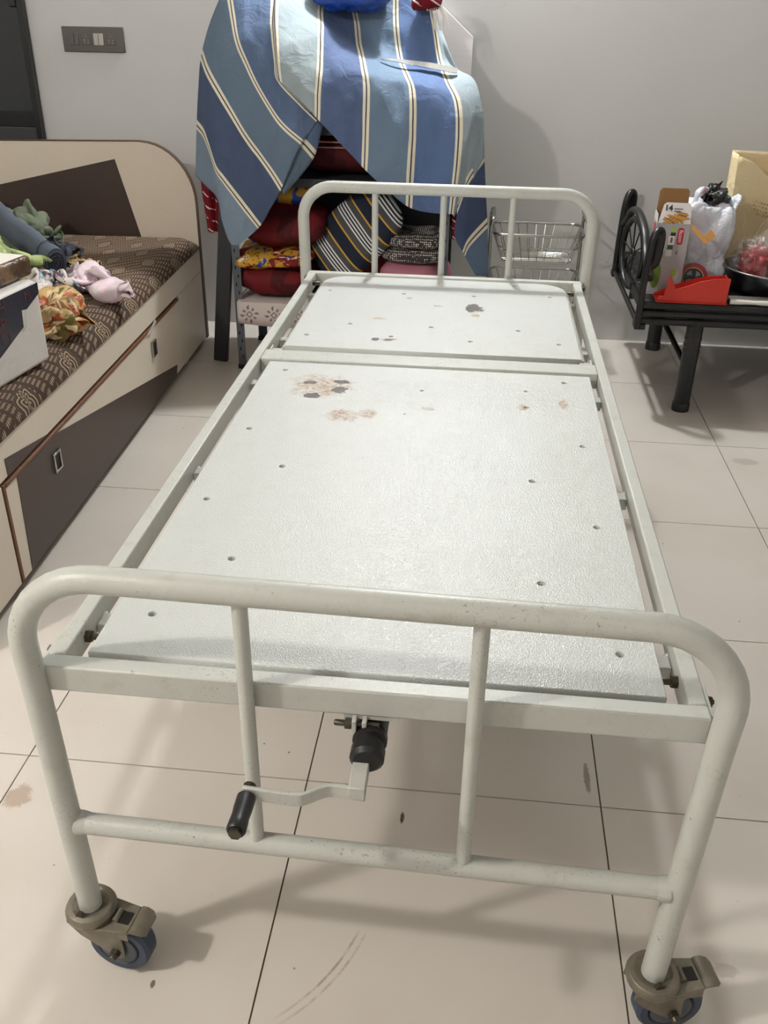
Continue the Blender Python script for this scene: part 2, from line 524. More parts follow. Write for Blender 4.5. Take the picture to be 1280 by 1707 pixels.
    202, 158, 28, 214, 166, 31, 224, 167, 24, 242, 163, 20, 264, 157, 31, 296, 148, 38, 309, 145, 44, 308, 147, 55, 313, 139, 49, 318, 135, 52, 321, 127, 59, 315, 124, 62,
    140, 234, 75, 137, 222, 72, 145, 211, 67, 151, 211, 55, 165, 220, 41, 160, 209, 33, 160, 192, 43, 175, 183, 48, 180, 188, 53, 200, 173, 65, 210, 162, 75, 210, 155, 63,
    208, 166, 52, 210, 171, 42, 203, 170, 33, 199, 172, 22, 211, 182, 26, 224, 188, 15, 234, 182, 23, 255, 169, 22, 289, 158, 31, 315, 148, 39, 315, 155, 47, 323, 152, 53,
    326, 143, 47, 316, 127, 40, 321, 128, 33, 148, 225, 77, 149, 219, 80, 153, 211, 71, 163, 214, 65, 164, 208, 48, 174, 206, 37, 170, 194, 30, 183, 186, 35, 188, 193, 54,
    211, 177, 74, 227, 164, 71, 218, 166, 59, 200, 174, 52, 191, 173, 40, 196, 178, 30, 195, 186, 20, 208, 183, 12, 220, 199, 8, 234, 198, 14, 246, 182, 29, 282, 172, 30,
    318, 156, 28, 329, 163, 39, 329, 169, 43, 334, 160, 47, 323, 139, 32, 304, 109, 26, 155, 226, 72, 155, 224, 72, 155, 229, 64, 164, 225, 57, 167, 209, 55, 178, 201, 44,
    185, 197, 37, 186, 197, 24, 192, 190, 41, 214, 186, 64, 222, 174, 67, 220, 181, 53, 196, 178, 46, 187, 180, 37, 191, 173, 33, 190, 176, 22, 195, 178, 10, 214, 187, 3,
    231, 202, 6, 242, 196, 24, 274, 185, 35, 314, 170, 26, 336, 153, 34, 339, 166, 30, 346, 169, 40, 341, 147, 33, 322, 118, 26]),
  'b': (26, [
    32, 191, 110, 48, 192, 107, 40, 195, 91, 32, 191, 98, 22, 193, 85, 16, 195, 67, 14, 194, 53, 20, 191, 48, 13, 202, 50, 11, 197, 42, 1, 189, 35, 11, 182, 34,
    14, 185, 25, 11, 179, 22, 20, 172, 30, 30, 163, 24, 42, 146, 34, 50, 128, 22, 63, 117, 23, 71, 123, 38, 81, 117, 34, 77, 105, 30, 67, 104, 25, 56, 97, 36,
    56, 98, 46, 62, 100, 55, 61, 95, 53, 38, 155, 98, 36, 161, 97, 35, 178, 94, 35, 186, 87, 32, 189, 78, 21, 187, 72, 11, 185, 62, 15, 184, 52, 23, 194, 43,
    15, 205, 37, 16, 195, 31, 17, 191, 27, 24, 184, 32, 24, 183, 32, 27, 171, 34, 42, 155, 24, 52, 138, 29, 53, 126, 30, 55, 120, 29, 56, 120, 32, 60, 114, 44,
    59, 109, 44, 51, 113, 41, 47, 112, 47, 49, 107, 50, 48, 112, 58, 48, 113, 58, 31, 149, 82, 38, 143, 73, 24, 155, 67, 22, 170, 69, 30, 172, 65, 25, 175, 60,
    23, 182, 62, 24, 199, 58, 31, 206, 48, 35, 204, 35, 36, 196, 24, 31, 188, 20, 34, 187, 28, 30, 185, 38, 32, 170, 39, 42, 157, 36, 59, 144, 27, 62, 132, 34,
    64, 129, 43, 63, 126, 51, 67, 123, 44, 65, 120, 42, 63, 118, 41, 65, 113, 41, 64, 106, 46, 59, 117, 53, 47, 124, 44, 35, 155, 77, 48, 148, 60, 42, 148, 48,
    35, 158, 60, 30, 167, 57, 30, 176, 54, 38, 192, 56, 44, 205, 64, 51, 204, 54, 60, 198, 37, 65, 189, 22, 52, 184, 17, 42, 177, 22, 43, 183, 33, 41, 176, 46,
    43, 172, 37, 52, 154, 37, 68, 133, 41, 73, 125, 46, 76, 121, 47, 78, 116, 49, 77, 113, 45, 75, 127, 35, 81, 129, 32, 74, 122, 29, 70, 114, 43, 67, 113, 54,
    39, 167, 75, 47, 154, 57, 52, 157, 50, 45, 164, 62, 42, 170, 56, 42, 180, 56, 49, 189, 66, 58, 195, 71, 68, 200, 68, 78, 189, 49, 85, 179, 32, 78, 176, 25,
    62, 178, 28, 53, 165, 23, 53, 181, 38, 50, 172, 44, 60, 149, 45, 76, 130, 50, 81, 125, 52, 81, 119, 56, 82, 113, 55, 83, 109, 46, 84, 133, 43, 98, 139, 30,
    95, 133, 29, 83, 122, 20, 73, 114, 23, 52, 163, 79, 48, 162, 64, 56, 168, 56, 59, 174, 62, 45, 179, 65, 52, 185, 72, 62, 187, 75, 64, 185, 70, 77, 183, 64,
    101, 184, 49, 97, 177, 40, 90, 167, 36, 79, 166, 40, 71, 163, 28, 67, 159, 34, 75, 154, 45, 83, 140, 56, 92, 132, 51, 94, 127, 49, 91, 121, 48, 92, 113, 46,
    94, 114, 37, 97, 135, 42, 95, 141, 31, 101, 137, 27, 102, 132, 33, 100, 128, 35, 46, 165, 79, 53, 155, 69, 62, 155, 58, 70, 163, 57, 49, 173, 72, 51, 184, 86,
    58, 177, 77, 64, 171, 72, 86, 167, 59, 115, 170, 43, 120, 181, 36, 111, 177, 29, 98, 165, 38, 91, 156, 41, 93, 152, 40, 99, 143, 50, 107, 142, 57, 103, 135, 59,
    102, 129, 60, 97, 124, 58, 96, 117, 57, 105, 119, 49, 106, 122, 40, 110, 127, 41, 117, 128, 35, 115, 128, 25, 113, 132, 32, 65, 172, 79, 53, 157, 77, 63, 144, 63,
    72, 151, 62, 63, 161, 64, 61, 167, 72, 63, 162, 75, 70, 165, 81, 96, 162, 61, 134, 184, 45, 150, 182, 37, 138, 171, 32, 119, 162, 25, 109, 157, 29, 110, 151, 36,
    110, 145, 42, 109, 142, 34, 118, 139, 43, 116, 133, 47, 113, 125, 46, 109, 123, 55, 112, 120, 56, 115, 116, 48, 120, 109, 48, 121, 103, 45, 124, 108, 31, 124, 122, 28,
    78, 177, 67, 61, 172, 83, 56, 148, 79, 64, 143, 74, 62, 150, 71, 63, 155, 74, 63, 153, 78, 71, 159, 82, 100, 156, 57, 153, 183, 49, 170, 188, 25, 158, 173, 29,
    140, 163, 39, 133, 156, 39, 128, 154, 42, 122, 150, 46, 122, 149, 39, 127, 136, 31, 126, 129, 38, 126, 128, 47, 121, 133, 55, 122, 124, 61, 119, 114, 62, 110, 102, 62,
    110, 97, 57, 114, 91, 49, 129, 98, 39, 91, 168, 70, 83, 179, 71, 65, 173, 85, 60, 167, 91, 65, 166, 94, 70, 163, 94, 67, 159, 90, 68, 153, 91, 98, 148, 66,
    153, 169, 54, 176, 177, 30, 165, 172, 31, 160, 162, 42, 152, 154, 48, 143, 148, 55, 132, 148, 55, 129, 145, 53, 132, 148, 42, 132, 145, 40, 128, 142, 47, 125, 136, 59,
    117, 126, 65, 121, 109, 71, 122, 95, 68, 119, 90, 62, 111, 83, 58, 124, 87, 49, 114, 163, 64, 108, 162, 66, 105, 168, 75, 96, 166, 83, 86, 159, 84, 81, 157, 88,
    76, 154, 98, 71, 144, 92, 95, 138, 75, 141, 152, 67, 169, 160, 52, 173, 161, 35, 163, 156, 33, 154, 154, 35, 147, 150, 43, 144, 145, 47, 144, 142, 47, 139, 140, 47,
    136, 136, 44, 133, 134, 44, 131, 126, 62, 115, 106, 81, 104, 87, 78, 108, 76, 73, 122, 76, 67, 123, 77, 56, 115, 78, 44, 133, 164, 63, 131, 159, 70, 124, 155, 76,
    112, 150, 87, 95, 150, 100, 84, 150, 107, 70, 141, 109, 70, 136, 99, 96, 132, 82, 127, 136, 69, 150, 136, 66, 154, 147, 50, 155, 144, 43, 155, 144, 32, 148, 152, 30,
    143, 147, 31, 146, 141, 36, 146, 136, 52, 139, 131, 53, 140, 126, 45, 130, 112, 57, 122, 88, 85, 103, 64, 86, 106, 48, 76, 110, 47, 67, 126, 59, 57, 128, 71, 42,
    125, 164, 89, 129, 160, 97, 125, 146, 102, 116, 136, 111, 99, 137, 128, 79, 132, 137, 74, 121, 129, 79, 120, 110, 107, 125, 94, 130, 128, 83, 146, 125, 71, 157, 130, 60,
    155, 129, 54, 161, 137, 35, 154, 157, 23, 149, 146, 21, 144, 132, 36, 144, 124, 54, 139, 120, 63, 136, 113, 59, 138, 98, 57, 130, 81, 80, 112, 53, 94, 109, 27, 88,
    114, 21, 77, 118, 31, 67, 125, 37, 55, 120, 159, 124, 126, 153, 127, 131, 142, 130, 123, 144, 136, 110, 131, 146, 88, 118, 157, 78, 109, 146, 94, 106, 118, 122, 117, 98,
    138, 121, 81, 160, 125, 78, 156, 134, 66, 159, 138, 54, 168, 138, 33, 163, 151, 21, 156, 139, 26, 146, 117, 43, 151, 102, 65, 146, 97, 72, 146, 93, 67, 147, 84, 64,
    139, 73, 85, 122, 42, 88, 122, 12, 103, 130, 0, 96, 136, 5, 88, 142, 16, 78, 143, 151, 116, 143, 153, 123, 145, 142, 126, 139, 137, 132, 134, 132, 147, 112, 119, 158,
    99, 108, 152, 108, 97, 132, 126, 101, 110, 143, 108, 96, 162, 112, 83, 165, 121, 67, 169, 136, 58, 166, 141, 40, 170, 136, 30, 160, 123, 34, 154, 117, 59, 154, 105, 81,
    156, 98, 74, 156, 88, 67, 153, 74, 73, 136, 51, 74, 128, 37, 94, 138, 24, 105, 145, 15, 106, 150, 12, 98, 148, 18, 91, 133, 145, 109, 142, 139, 115, 157, 134, 113,
    149, 129, 118, 143, 124, 137, 131, 116, 158, 118, 113, 153, 121, 101, 141, 131, 90, 130, 143, 95, 120, 155, 97, 108, 165, 95, 92, 173, 112, 77, 172, 123, 58, 170, 116, 50,
    165, 106, 51, 167, 110, 63, 164, 95, 73, 164, 85, 66, 166, 79, 67, 155, 66, 59, 140, 39, 61, 136, 32, 73, 140, 25, 84, 143, 35, 91, 152, 32, 91, 158, 30, 99,
    146, 147, 118, 149, 145, 103, 158, 129, 95, 165, 123, 103, 149, 115, 126, 142, 110, 154, 138, 103, 153, 142, 99, 136, 144, 92, 132, 151, 85, 130, 155, 82, 119, 157, 80, 108,
    165, 89, 95, 174, 101, 79, 174, 100, 71, 178, 96, 68, 174, 93, 59, 174, 85, 63, 175, 73, 64, 177, 60, 66, 169, 51, 56, 158, 40, 61, 150, 29, 59, 150, 19, 66,
    153, 25, 75, 153, 40, 83, 152, 43, 105, 173, 132, 100, 164, 132, 96, 164, 136, 94, 169, 136, 100, 165, 122, 118, 157, 115, 136, 160, 105, 140, 157, 102, 127, 160, 95, 118,
    168, 94, 117, 176, 89, 114, 174, 82, 109, 176, 79, 99, 175, 79, 88, 180, 77, 81, 178, 71, 76, 185, 78, 71, 182, 75, 59, 179, 63, 56, 185, 58, 58, 182, 41, 56,
    171, 34, 56, 161, 33, 48, 156, 22, 51, 160, 19, 64, 161, 37, 77, 157, 54, 102, 175, 155, 74, 170, 143, 83, 167, 140, 85, 165, 146, 92, 167, 144, 106, 174, 132, 116,
    178, 115, 121, 174, 104, 117, 175, 105, 101, 181, 101, 94, 190, 97, 94, 186, 94, 87, 187, 90, 83, 193, 86, 84, 191, 72, 82, 190, 61, 73, 189, 60, 66, 191, 69, 59,
    187, 66, 53, 182, 57, 51, 182, 48, 48, 183, 40, 47, 186, 33, 47, 173, 33, 41, 171, 25, 42, 171, 21, 64, 171, 41, 90, 178, 179, 74, 173, 168, 74, 169, 163, 79,
    168, 160, 87, 179, 153, 90, 186, 137, 87, 182, 119, 89, 192, 113, 95, 197, 109, 89, 195, 106, 79, 201, 102, 82, 200, 96, 78, 193, 97, 69, 188, 89, 69, 202, 76, 76,
    207, 57, 65, 204, 49, 57, 195, 52, 56, 193, 55, 49, 186, 54, 44, 175, 52, 42, 171, 48, 41, 180, 43, 43, 192, 39, 39, 185, 34, 34, 179, 18, 45, 183, 27, 73,
    191, 171, 76, 189, 164, 81, 186, 158, 86, 184, 158, 81, 180, 151, 71, 186, 147, 59, 185, 135, 66, 189, 122, 69, 202, 118, 71, 207, 108, 72, 217, 101, 78, 222, 90, 79,
    216, 88, 70, 199, 95, 68, 207, 77, 70, 221, 62, 53, 212, 65, 39, 204, 52, 48, 193, 48, 41, 185, 49, 36, 169, 56, 38, 166, 53, 47, 166, 45, 41, 176, 44, 34,
    188, 42, 29, 191, 20, 40, 192, 32, 60, 203, 156, 72, 195, 149, 70, 196, 147, 78, 193, 146, 78, 188, 152, 59, 179, 161, 61, 176, 142, 56, 190, 126, 56, 205, 107, 62,
    223, 102, 68, 237, 90, 70, 243, 77, 73, 236, 78, 71, 214, 89, 63, 212, 82, 74, 221, 71, 59, 215, 71, 47, 201, 59, 49, 187, 59, 38, 180, 57, 35, 168, 61, 39,
    162, 63, 42, 158, 62, 49, 156, 62, 42, 164, 53, 31, 184, 28, 26, 204, 30, 46, 208, 156, 83, 207, 137, 71, 201, 132, 75, 203, 145, 77, 201, 154, 59, 196, 152, 49,
    187, 144, 44, 194, 123, 46, 218, 100, 51, 242, 84, 58, 261, 75, 64, 260, 67, 65, 248, 71, 62, 233, 74, 62, 230, 83, 61, 218, 81, 57, 207, 73, 53, 189, 67, 42,
    176, 66, 53, 170, 63, 49, 170, 68, 39, 166, 69, 33, 163, 76, 40, 156, 80, 39, 160, 64, 27, 189, 40, 18, 208, 36, 37, 198, 153, 87, 210, 138, 82, 214, 127, 77,
    211, 130, 76, 212, 135, 66, 209, 128, 63, 210, 118, 59, 228, 111, 55, 251, 90, 55, 273, 82, 60, 282, 81, 65, 275, 72, 64, 265, 71, 55, 254, 73, 51, 242, 68, 51,
    230, 75, 50, 207, 77, 38, 179, 75, 47, 168, 72, 50, 175, 70, 41, 181, 64, 32, 185, 62, 28, 180, 69, 26, 178, 72, 17, 189, 54, 8, 213, 42, 27, 231, 24, 44,
    208, 138, 84, 213, 137, 89, 213, 130, 87, 216, 115, 83, 222, 112, 77, 231, 114, 71, 241, 101, 75, 255, 91, 72, 272, 92, 64, 277, 87, 59, 274, 80, 52, 281, 74, 48,
    275, 71, 46, 267, 64, 44, 253, 61, 50, 239, 62, 49, 221, 71, 33, 193, 65, 36, 184, 71, 37, 187, 74, 30, 189, 72, 18, 197, 65, 17, 204, 61, 11, 213, 59, 14,
    223, 46, 22, 248, 34, 41, 253, 12, 37, 228, 144, 85, 220, 142, 83, 222, 135, 78, 224, 119, 90, 235, 107, 87, 248, 104, 79, 263, 99, 68, 273, 97, 66, 278, 94, 56,
    277, 91, 47, 265, 89, 35, 277, 93, 38, 282, 86, 35, 271, 80, 30, 260, 72, 36, 249, 68, 42, 244, 64, 36, 227, 59, 31, 208, 58, 27, 205, 65, 24, 209, 73, 24,
    218, 70, 11, 229, 59, 7, 234, 50, 4, 242, 44, 18, 259, 43, 32, 266, 25, 30, 230, 148, 80, 225, 149, 85, 219, 144, 77, 228, 131, 75, 245, 111, 78, 263, 108, 66,
    268, 104, 56, 262, 93, 51, 252, 92, 47, 254, 100, 41, 259, 90, 41, 260, 102, 35, 271, 106, 40, 280, 95, 29, 262, 84, 29, 252, 78, 38, 245, 74, 38, 239, 75, 29,
    223, 61, 25, 224, 57, 18, 232, 65, 12, 240, 57, 16, 246, 59, 15, 249, 53, 18, 256, 50, 12, 258, 36, 21, 261, 48, 20]),
  'c': (26, [
    2, 138, 51, 12, 138, 57, 20, 141, 69, 21, 135, 85, 27, 142, 87, 39, 148, 86, 45, 135, 87, 58, 122, 70, 58, 108, 48, 61, 89, 20, 69, 70, 20, 85, 68, 20,
    106, 78, 6, 109, 66, 14, 133, 79, 20, 143, 75, 29, 137, 57, 25, 134, 43, 21, 136, 35, 14, 141, 31, 24, 143, 36, 32, 137, 44, 37, 137, 47, 31, 161, 45, 39,
    181, 57, 48, 185, 61, 60, 179, 64, 58, 4, 134, 34, 5, 131, 44, 14, 132, 55, 17, 130, 73, 27, 131, 74, 31, 137, 83, 42, 129, 76, 59, 119, 50, 67, 102, 35,
    56, 89, 17, 58, 67, 12, 64, 58, 15, 84, 61, 11, 99, 83, 7, 112, 73, 20, 124, 69, 32, 129, 62, 38, 129, 51, 31, 125, 40, 25, 125, 30, 23, 129, 26, 34,
    131, 31, 38, 134, 42, 34, 164, 61, 40, 193, 67, 50, 191, 57, 55, 182, 61, 61, 7, 131, 19, 8, 126, 29, 13, 117, 38, 22, 123, 49, 26, 139, 55, 33, 136, 71,
    45, 128, 58, 58, 112, 31, 70, 102, 19, 64, 86, 15, 60, 70, 5, 59, 61, 5, 72, 61, 3, 86, 73, 4, 102, 82, 20, 110, 69, 30, 121, 67, 41, 122, 56, 43,
    122, 51, 33, 117, 38, 31, 123, 32, 41, 125, 26, 47, 139, 36, 43, 157, 63, 49, 186, 70, 56, 195, 58, 61, 186, 52, 59, 6, 120, 15, 15, 124, 20, 21, 122, 30,
    31, 124, 42, 37, 137, 62, 45, 143, 79, 55, 131, 56, 63, 112, 18, 65, 94, 10, 74, 86, 8, 70, 76, 2, 69, 67, 9, 79, 66, 10, 89, 79, 14, 102, 83, 25,
    104, 72, 33, 112, 65, 40, 119, 60, 33, 114, 56, 41, 119, 47, 41, 124, 40, 46, 127, 30, 56, 143, 31, 51, 155, 55, 54, 177, 62, 59, 192, 62, 67, 190, 51, 65,
    18, 113, 15, 16, 110, 18, 26, 119, 25, 32, 139, 46, 45, 148, 74, 55, 149, 78, 61, 134, 49, 71, 113, 17, 76, 101, 6, 81, 90, 3, 80, 81, 9, 78, 80, 14,
    86, 76, 21, 96, 82, 28, 110, 81, 32, 111, 75, 32, 110, 66, 39, 112, 58, 27, 112, 48, 34, 116, 47, 47, 126, 45, 53, 133, 35, 61, 148, 31, 59, 151, 51, 58,
    166, 54, 62, 180, 52, 71, 190, 60, 66, 31, 120, 13, 30, 110, 16, 37, 120, 31, 42, 149, 57, 46, 157, 84, 58, 152, 83, 64, 144, 55, 75, 133, 30, 80, 118, 24,
    81, 101, 23, 89, 99, 19, 86, 90, 26, 89, 84, 37, 100, 73, 45, 101, 80, 39, 110, 79, 41, 113, 73, 42, 104, 63, 36, 106, 43, 33, 113, 38, 47, 123, 47, 57,
    134, 42, 61, 150, 34, 67, 151, 49, 63, 154, 55, 63, 168, 58, 71, 183, 60, 76, 48, 130, 20, 45, 139, 34, 50, 144, 51, 53, 160, 74, 52, 163, 89, 55, 151, 95,
    62, 141, 81, 70, 136, 56, 80, 124, 43, 88, 106, 39, 95, 97, 37, 100, 95, 24, 98, 90, 29, 98, 85, 43, 88, 78, 39, 94, 70, 38, 102, 70, 42, 97, 62, 41,
    105, 43, 44, 114, 32, 55, 127, 38, 65, 135, 49, 60, 143, 44, 68, 150, 40, 71, 151, 53, 66, 161, 66, 63, 171, 62, 65, 59, 133, 22, 55, 161, 53, 52, 171, 75,
    55, 170, 91, 60, 163, 90, 67, 153, 95, 68, 141, 82, 69, 132, 65, 71, 121, 57, 82, 116, 55, 88, 101, 51, 105, 95, 38, 110, 91, 34, 103, 87, 40, 89, 88, 52,
    90, 74, 55, 93, 64, 50, 94, 54, 50, 109, 44, 58, 119, 31, 68, 129, 37, 73, 135, 48, 73, 141, 43, 80, 145, 36, 79, 152, 42, 74, 151, 60, 66, 161, 73, 57,
    73, 129, 14, 66, 162, 50, 60, 177, 80, 63, 177, 93, 74, 164, 93, 73, 151, 79, 73, 141, 71, 78, 130, 72, 72, 119, 70, 78, 114, 60, 83, 109, 69, 91, 100, 62,
    97, 94, 59, 104, 90, 63, 92, 85, 74, 87, 72, 79, 97, 64, 70, 101, 55, 66, 113, 45, 70, 120, 41, 74, 130, 45, 85, 148, 47, 89, 152, 51, 83, 153, 41, 81,
    154, 47, 75, 149, 61, 71, 151, 73, 51, 88, 121, 6, 81, 151, 34, 73, 170, 60, 73, 177, 75, 72, 167, 79, 73, 153, 69, 79, 145, 63, 78, 138, 60, 79, 130, 60,
    82, 124, 66, 93, 122, 69, 93, 113, 73, 90, 104, 75, 90, 96, 84, 94, 86, 90, 98, 77, 84, 108, 67, 78, 111, 64, 76, 121, 56, 74, 125, 53, 83, 135, 46, 92,
    146, 52, 88, 149, 53, 82, 157, 49, 81, 153, 51, 76, 142, 62, 72, 144, 69, 46, 101, 132, 14, 94, 151, 40, 83, 171, 49, 81, 180, 62, 86, 172, 71, 76, 162, 66,
    82, 151, 64, 84, 142, 68, 86, 137, 58, 88, 130, 54, 90, 123, 60, 91, 112, 63, 98, 106, 66, 95, 100, 81, 100, 90, 96, 108, 81, 86, 120, 74, 78, 122, 63, 83,
    122, 62, 91, 130, 59, 94, 138, 55, 98, 150, 54, 100, 155, 62, 91, 159, 61, 83, 155, 59, 78, 145, 66, 71, 144, 75, 48, 113, 149, 34, 91, 183, 36, 92, 198, 49,
    92, 198, 61, 91, 189, 72, 88, 170, 62, 87, 159, 63, 89, 157, 77, 94, 147, 76, 93, 133, 57, 92, 116, 46, 99, 109, 47, 109, 105, 52, 98, 98, 66, 106, 90, 93,
    113, 79, 93, 131, 74, 81, 138, 72, 85, 134, 72, 91, 138, 67, 91, 143, 66, 92, 143, 62, 99, 148, 69, 86, 162, 68, 81, 164, 65, 78, 156, 64, 71, 156, 72, 65,
    119, 168, 35, 99, 196, 35, 106, 206, 44, 108, 203, 57, 108, 194, 67, 104, 175, 71, 93, 167, 72, 90, 163, 75, 93, 151, 65, 97, 128, 42, 102, 107, 36, 106, 107, 42,
    105, 112, 59, 104, 96, 68, 110, 91, 88, 119, 80, 94, 137, 78, 86, 149, 81, 88, 139, 77, 94, 141, 68, 102, 145, 68, 104, 152, 59, 94, 148, 70, 82, 157, 60, 86,
    163, 54, 89, 164, 48, 87, 165, 50, 91, 132, 177, 38, 103, 184, 43, 102, 195, 51, 100, 190, 61, 107, 182, 60, 98, 172, 64, 106, 155, 63, 103, 149, 64, 104, 138, 52,
    104, 112, 36, 97, 106, 21, 110, 105, 36, 107, 116, 61, 108, 104, 74, 114, 89, 86, 119, 81, 101, 130, 78, 96, 138, 74, 95, 136, 74, 111, 143, 72, 117, 146, 73, 113,
    153, 61, 101, 155, 72, 90, 164, 59, 97, 159, 55, 110, 149, 50, 118, 148, 48, 125, 159, 186, 41, 116, 188, 46, 100, 190, 53, 96, 184, 59, 97, 178, 53, 96, 158, 55,
    112, 135, 51, 115, 122, 50, 111, 118, 47, 111, 112, 29, 104, 111, 16, 113, 104, 29, 115, 113, 58, 110, 106, 76, 122, 95, 89, 128, 91, 108, 129, 82, 118, 132, 70, 117,
    136, 69, 125, 143, 65, 122, 151, 69, 110, 155, 69, 100, 161, 69, 98, 168, 59, 100, 168, 57, 113, 164, 62, 128, 158, 65, 133, 182, 183, 51, 145, 193, 50, 121, 189, 52,
    106, 183, 54, 103, 181, 49, 100, 164, 49, 112, 136, 46, 108, 119, 32, 111, 117, 28, 123, 115, 33, 127, 110, 35, 124, 108, 47, 122, 108, 68, 114, 94, 72, 128, 88, 82,
    137, 91, 99, 142, 93, 118, 137, 86, 119, 140, 79, 122, 145, 74, 126, 151, 66, 118, 160, 67, 110, 163, 72, 97, 172, 53, 87, 173, 44, 99, 173, 49, 117, 177, 54, 124,
    190, 167, 61, 176, 187, 60, 149, 192, 62, 124, 183, 57, 109, 175, 54, 109, 164, 50, 117, 140, 51, 112, 126, 36, 122, 126, 28, 137, 125, 49, 133, 124, 68, 130, 117, 74,
    130, 104, 73, 133, 88, 64, 138, 80, 69, 137, 88, 87, 140, 86, 104, 151, 87, 106, 149, 81, 105, 151, 80, 117, 156, 74, 123, 158, 72, 112, 175, 68, 90, 184, 42, 83,
    182, 28, 91, 183, 30, 103, 186, 32, 111, 190, 159, 56, 181, 175, 63, 160, 188, 72, 137, 189, 72, 119, 177, 62, 116, 166, 57, 122, 152, 58, 126, 142, 53, 133, 138, 49,
    130, 136, 68, 116, 128, 82, 128, 117, 84, 143, 99, 72, 150, 86, 61, 148, 80, 59, 148, 80, 70, 152, 82, 78, 161, 81, 74, 162, 82, 85, 165, 81, 99, 171, 78, 111,
    172, 67, 109, 186, 56, 88, 187, 31, 80, 188, 22, 86, 189, 31, 102, 190, 32, 106, 180, 165, 49, 170, 179, 52, 157, 184, 63, 152, 183, 77, 133, 178, 77, 124, 171, 74,
    131, 162, 70, 134, 154, 69, 134, 145, 72, 130, 134, 85, 120, 130, 96, 130, 108, 91, 147, 92, 76, 159, 89, 66, 157, 92, 57, 168, 93, 54, 166, 96, 46, 170, 95, 41,
    176, 83, 53, 177, 78, 74, 179, 70, 94, 184, 56, 105, 195, 39, 86, 196, 22, 76, 197, 16, 89, 195, 32, 106, 193, 37, 103, 167, 174, 48, 159, 175, 50, 155, 169, 64,
    150, 173, 75, 143, 165, 85, 131, 170, 94, 128, 162, 91, 135, 156, 89, 134, 148, 93, 135, 137, 100, 132, 124, 104, 135, 109, 106, 154, 95, 87, 160, 96, 73, 157, 102, 63,
    167, 108, 54, 170, 126, 41, 177, 128, 30, 183, 103, 43, 188, 73, 69, 190, 66, 93, 192, 54, 94, 197, 29, 83, 205, 19, 77, 205, 13, 85, 206, 18, 98, 210, 25, 104,
    169, 165, 59, 165, 162, 65, 161, 168, 78, 157, 177, 93, 154, 166, 101, 139, 164, 119, 132, 153, 123, 138, 151, 117, 141, 146, 116, 137, 135, 116, 143, 130, 114, 148, 115, 114,
    163, 100, 97, 158, 100, 87, 155, 105, 77, 171, 110, 60, 180, 127, 47, 189, 128, 42, 190, 95, 55, 192, 69, 83, 195, 58, 104, 199, 44, 102, 206, 26, 90, 211, 24, 87,
    213, 21, 92, 213, 14, 92, 217, 11, 100, 171, 167, 77, 170, 164, 85, 168, 171, 91, 172, 174, 103, 163, 172, 113, 152, 154, 130, 147, 159, 147, 149, 149, 146, 152, 141, 135,
    150, 143, 120, 152, 134, 125, 159, 123, 120, 169, 108, 111, 167, 110, 97, 161, 108, 83, 170, 100, 70, 179, 105, 56, 182, 110, 59, 189, 87, 72, 201, 68, 92, 200, 54, 101,
    196, 36, 96, 210, 35, 97, 220, 34, 91, 225, 28, 91, 219, 19, 85, 218, 1, 87, 183, 172, 100, 178, 165, 90, 169, 157, 89, 166, 157, 95, 164, 151, 100, 169, 153, 116,
    168, 158, 134, 170, 153, 140, 172, 139, 125, 169, 141, 107, 162, 137, 110, 166, 129, 114, 175, 115, 109, 179, 105, 97, 173, 105, 81, 174, 95, 87, 177, 89, 84, 183, 89, 83,
    196, 85, 91, 202, 69, 106, 208, 52, 103, 208, 41, 84, 212, 37, 87, 216, 32, 81, 220, 28, 79, 224, 21, 84, 227, 3, 85, 195, 169, 111, 177, 158, 85, 162, 152, 66,
    153, 157, 65, 154, 147, 68, 170, 143, 78, 181, 149, 94, 186, 148, 107, 188, 135, 102, 181, 127, 89, 170, 125, 91, 168, 119, 93, 178, 116, 93, 180, 108, 87, 184, 103, 75,
    184, 98, 83, 189, 95, 94, 194, 92, 107, 208, 83, 118, 211, 71, 114, 206, 58, 92, 199, 41, 77, 207, 32, 75, 214, 36, 70, 221, 25, 72, 221, 22, 69, 221, 17, 78,
    202, 171, 109, 179, 159, 75, 162, 156, 52, 153, 164, 42, 148, 153, 46, 160, 141, 56, 174, 139, 69, 180, 140, 83, 183, 132, 81, 171, 125, 71, 176, 122, 75, 177, 115, 76,
    182, 117, 81, 185, 113, 88, 190, 109, 88, 195, 107, 82, 199, 100, 85, 203, 90, 96, 217, 87, 108, 220, 72, 102, 211, 61, 85, 205, 49, 76, 208, 40, 64, 213, 34, 59,
    223, 31, 67, 230, 28, 65, 224, 27, 62, 202, 171, 93, 185, 166, 76, 172, 158, 54, 165, 159, 42, 161, 150, 44, 177, 140, 58, 186, 145, 71, 189, 148, 80, 191, 137, 73,
    176, 125, 61, 179, 118, 67, 185, 119, 68, 190, 120, 75, 191, 117, 93, 190, 113, 105, 200, 108, 91, 200, 103, 69, 201, 93, 61, 205, 83, 73, 216, 80, 84, 218, 60, 82,
    221, 47, 86, 217, 45, 72, 220, 40, 67, 224, 36, 72, 231, 37, 67, 227, 40, 60, 193, 159, 70, 191, 165, 70, 183, 160, 63, 181, 157, 53, 176, 147, 50, 180, 147, 69,
    186, 160, 75, 183, 156, 78, 191, 146, 83, 186, 133, 62, 181, 119, 63, 191, 121, 62, 192, 117, 77, 197, 122, 95, 194, 116, 100, 200, 119, 93, 207, 106, 65, 197, 110, 50,
    204, 95, 54, 205, 80, 76, 217, 57, 80, 227, 52, 87, 229, 42, 80, 232, 38, 80, 232, 33, 86, 231, 34, 82, 229, 40, 69]),
}


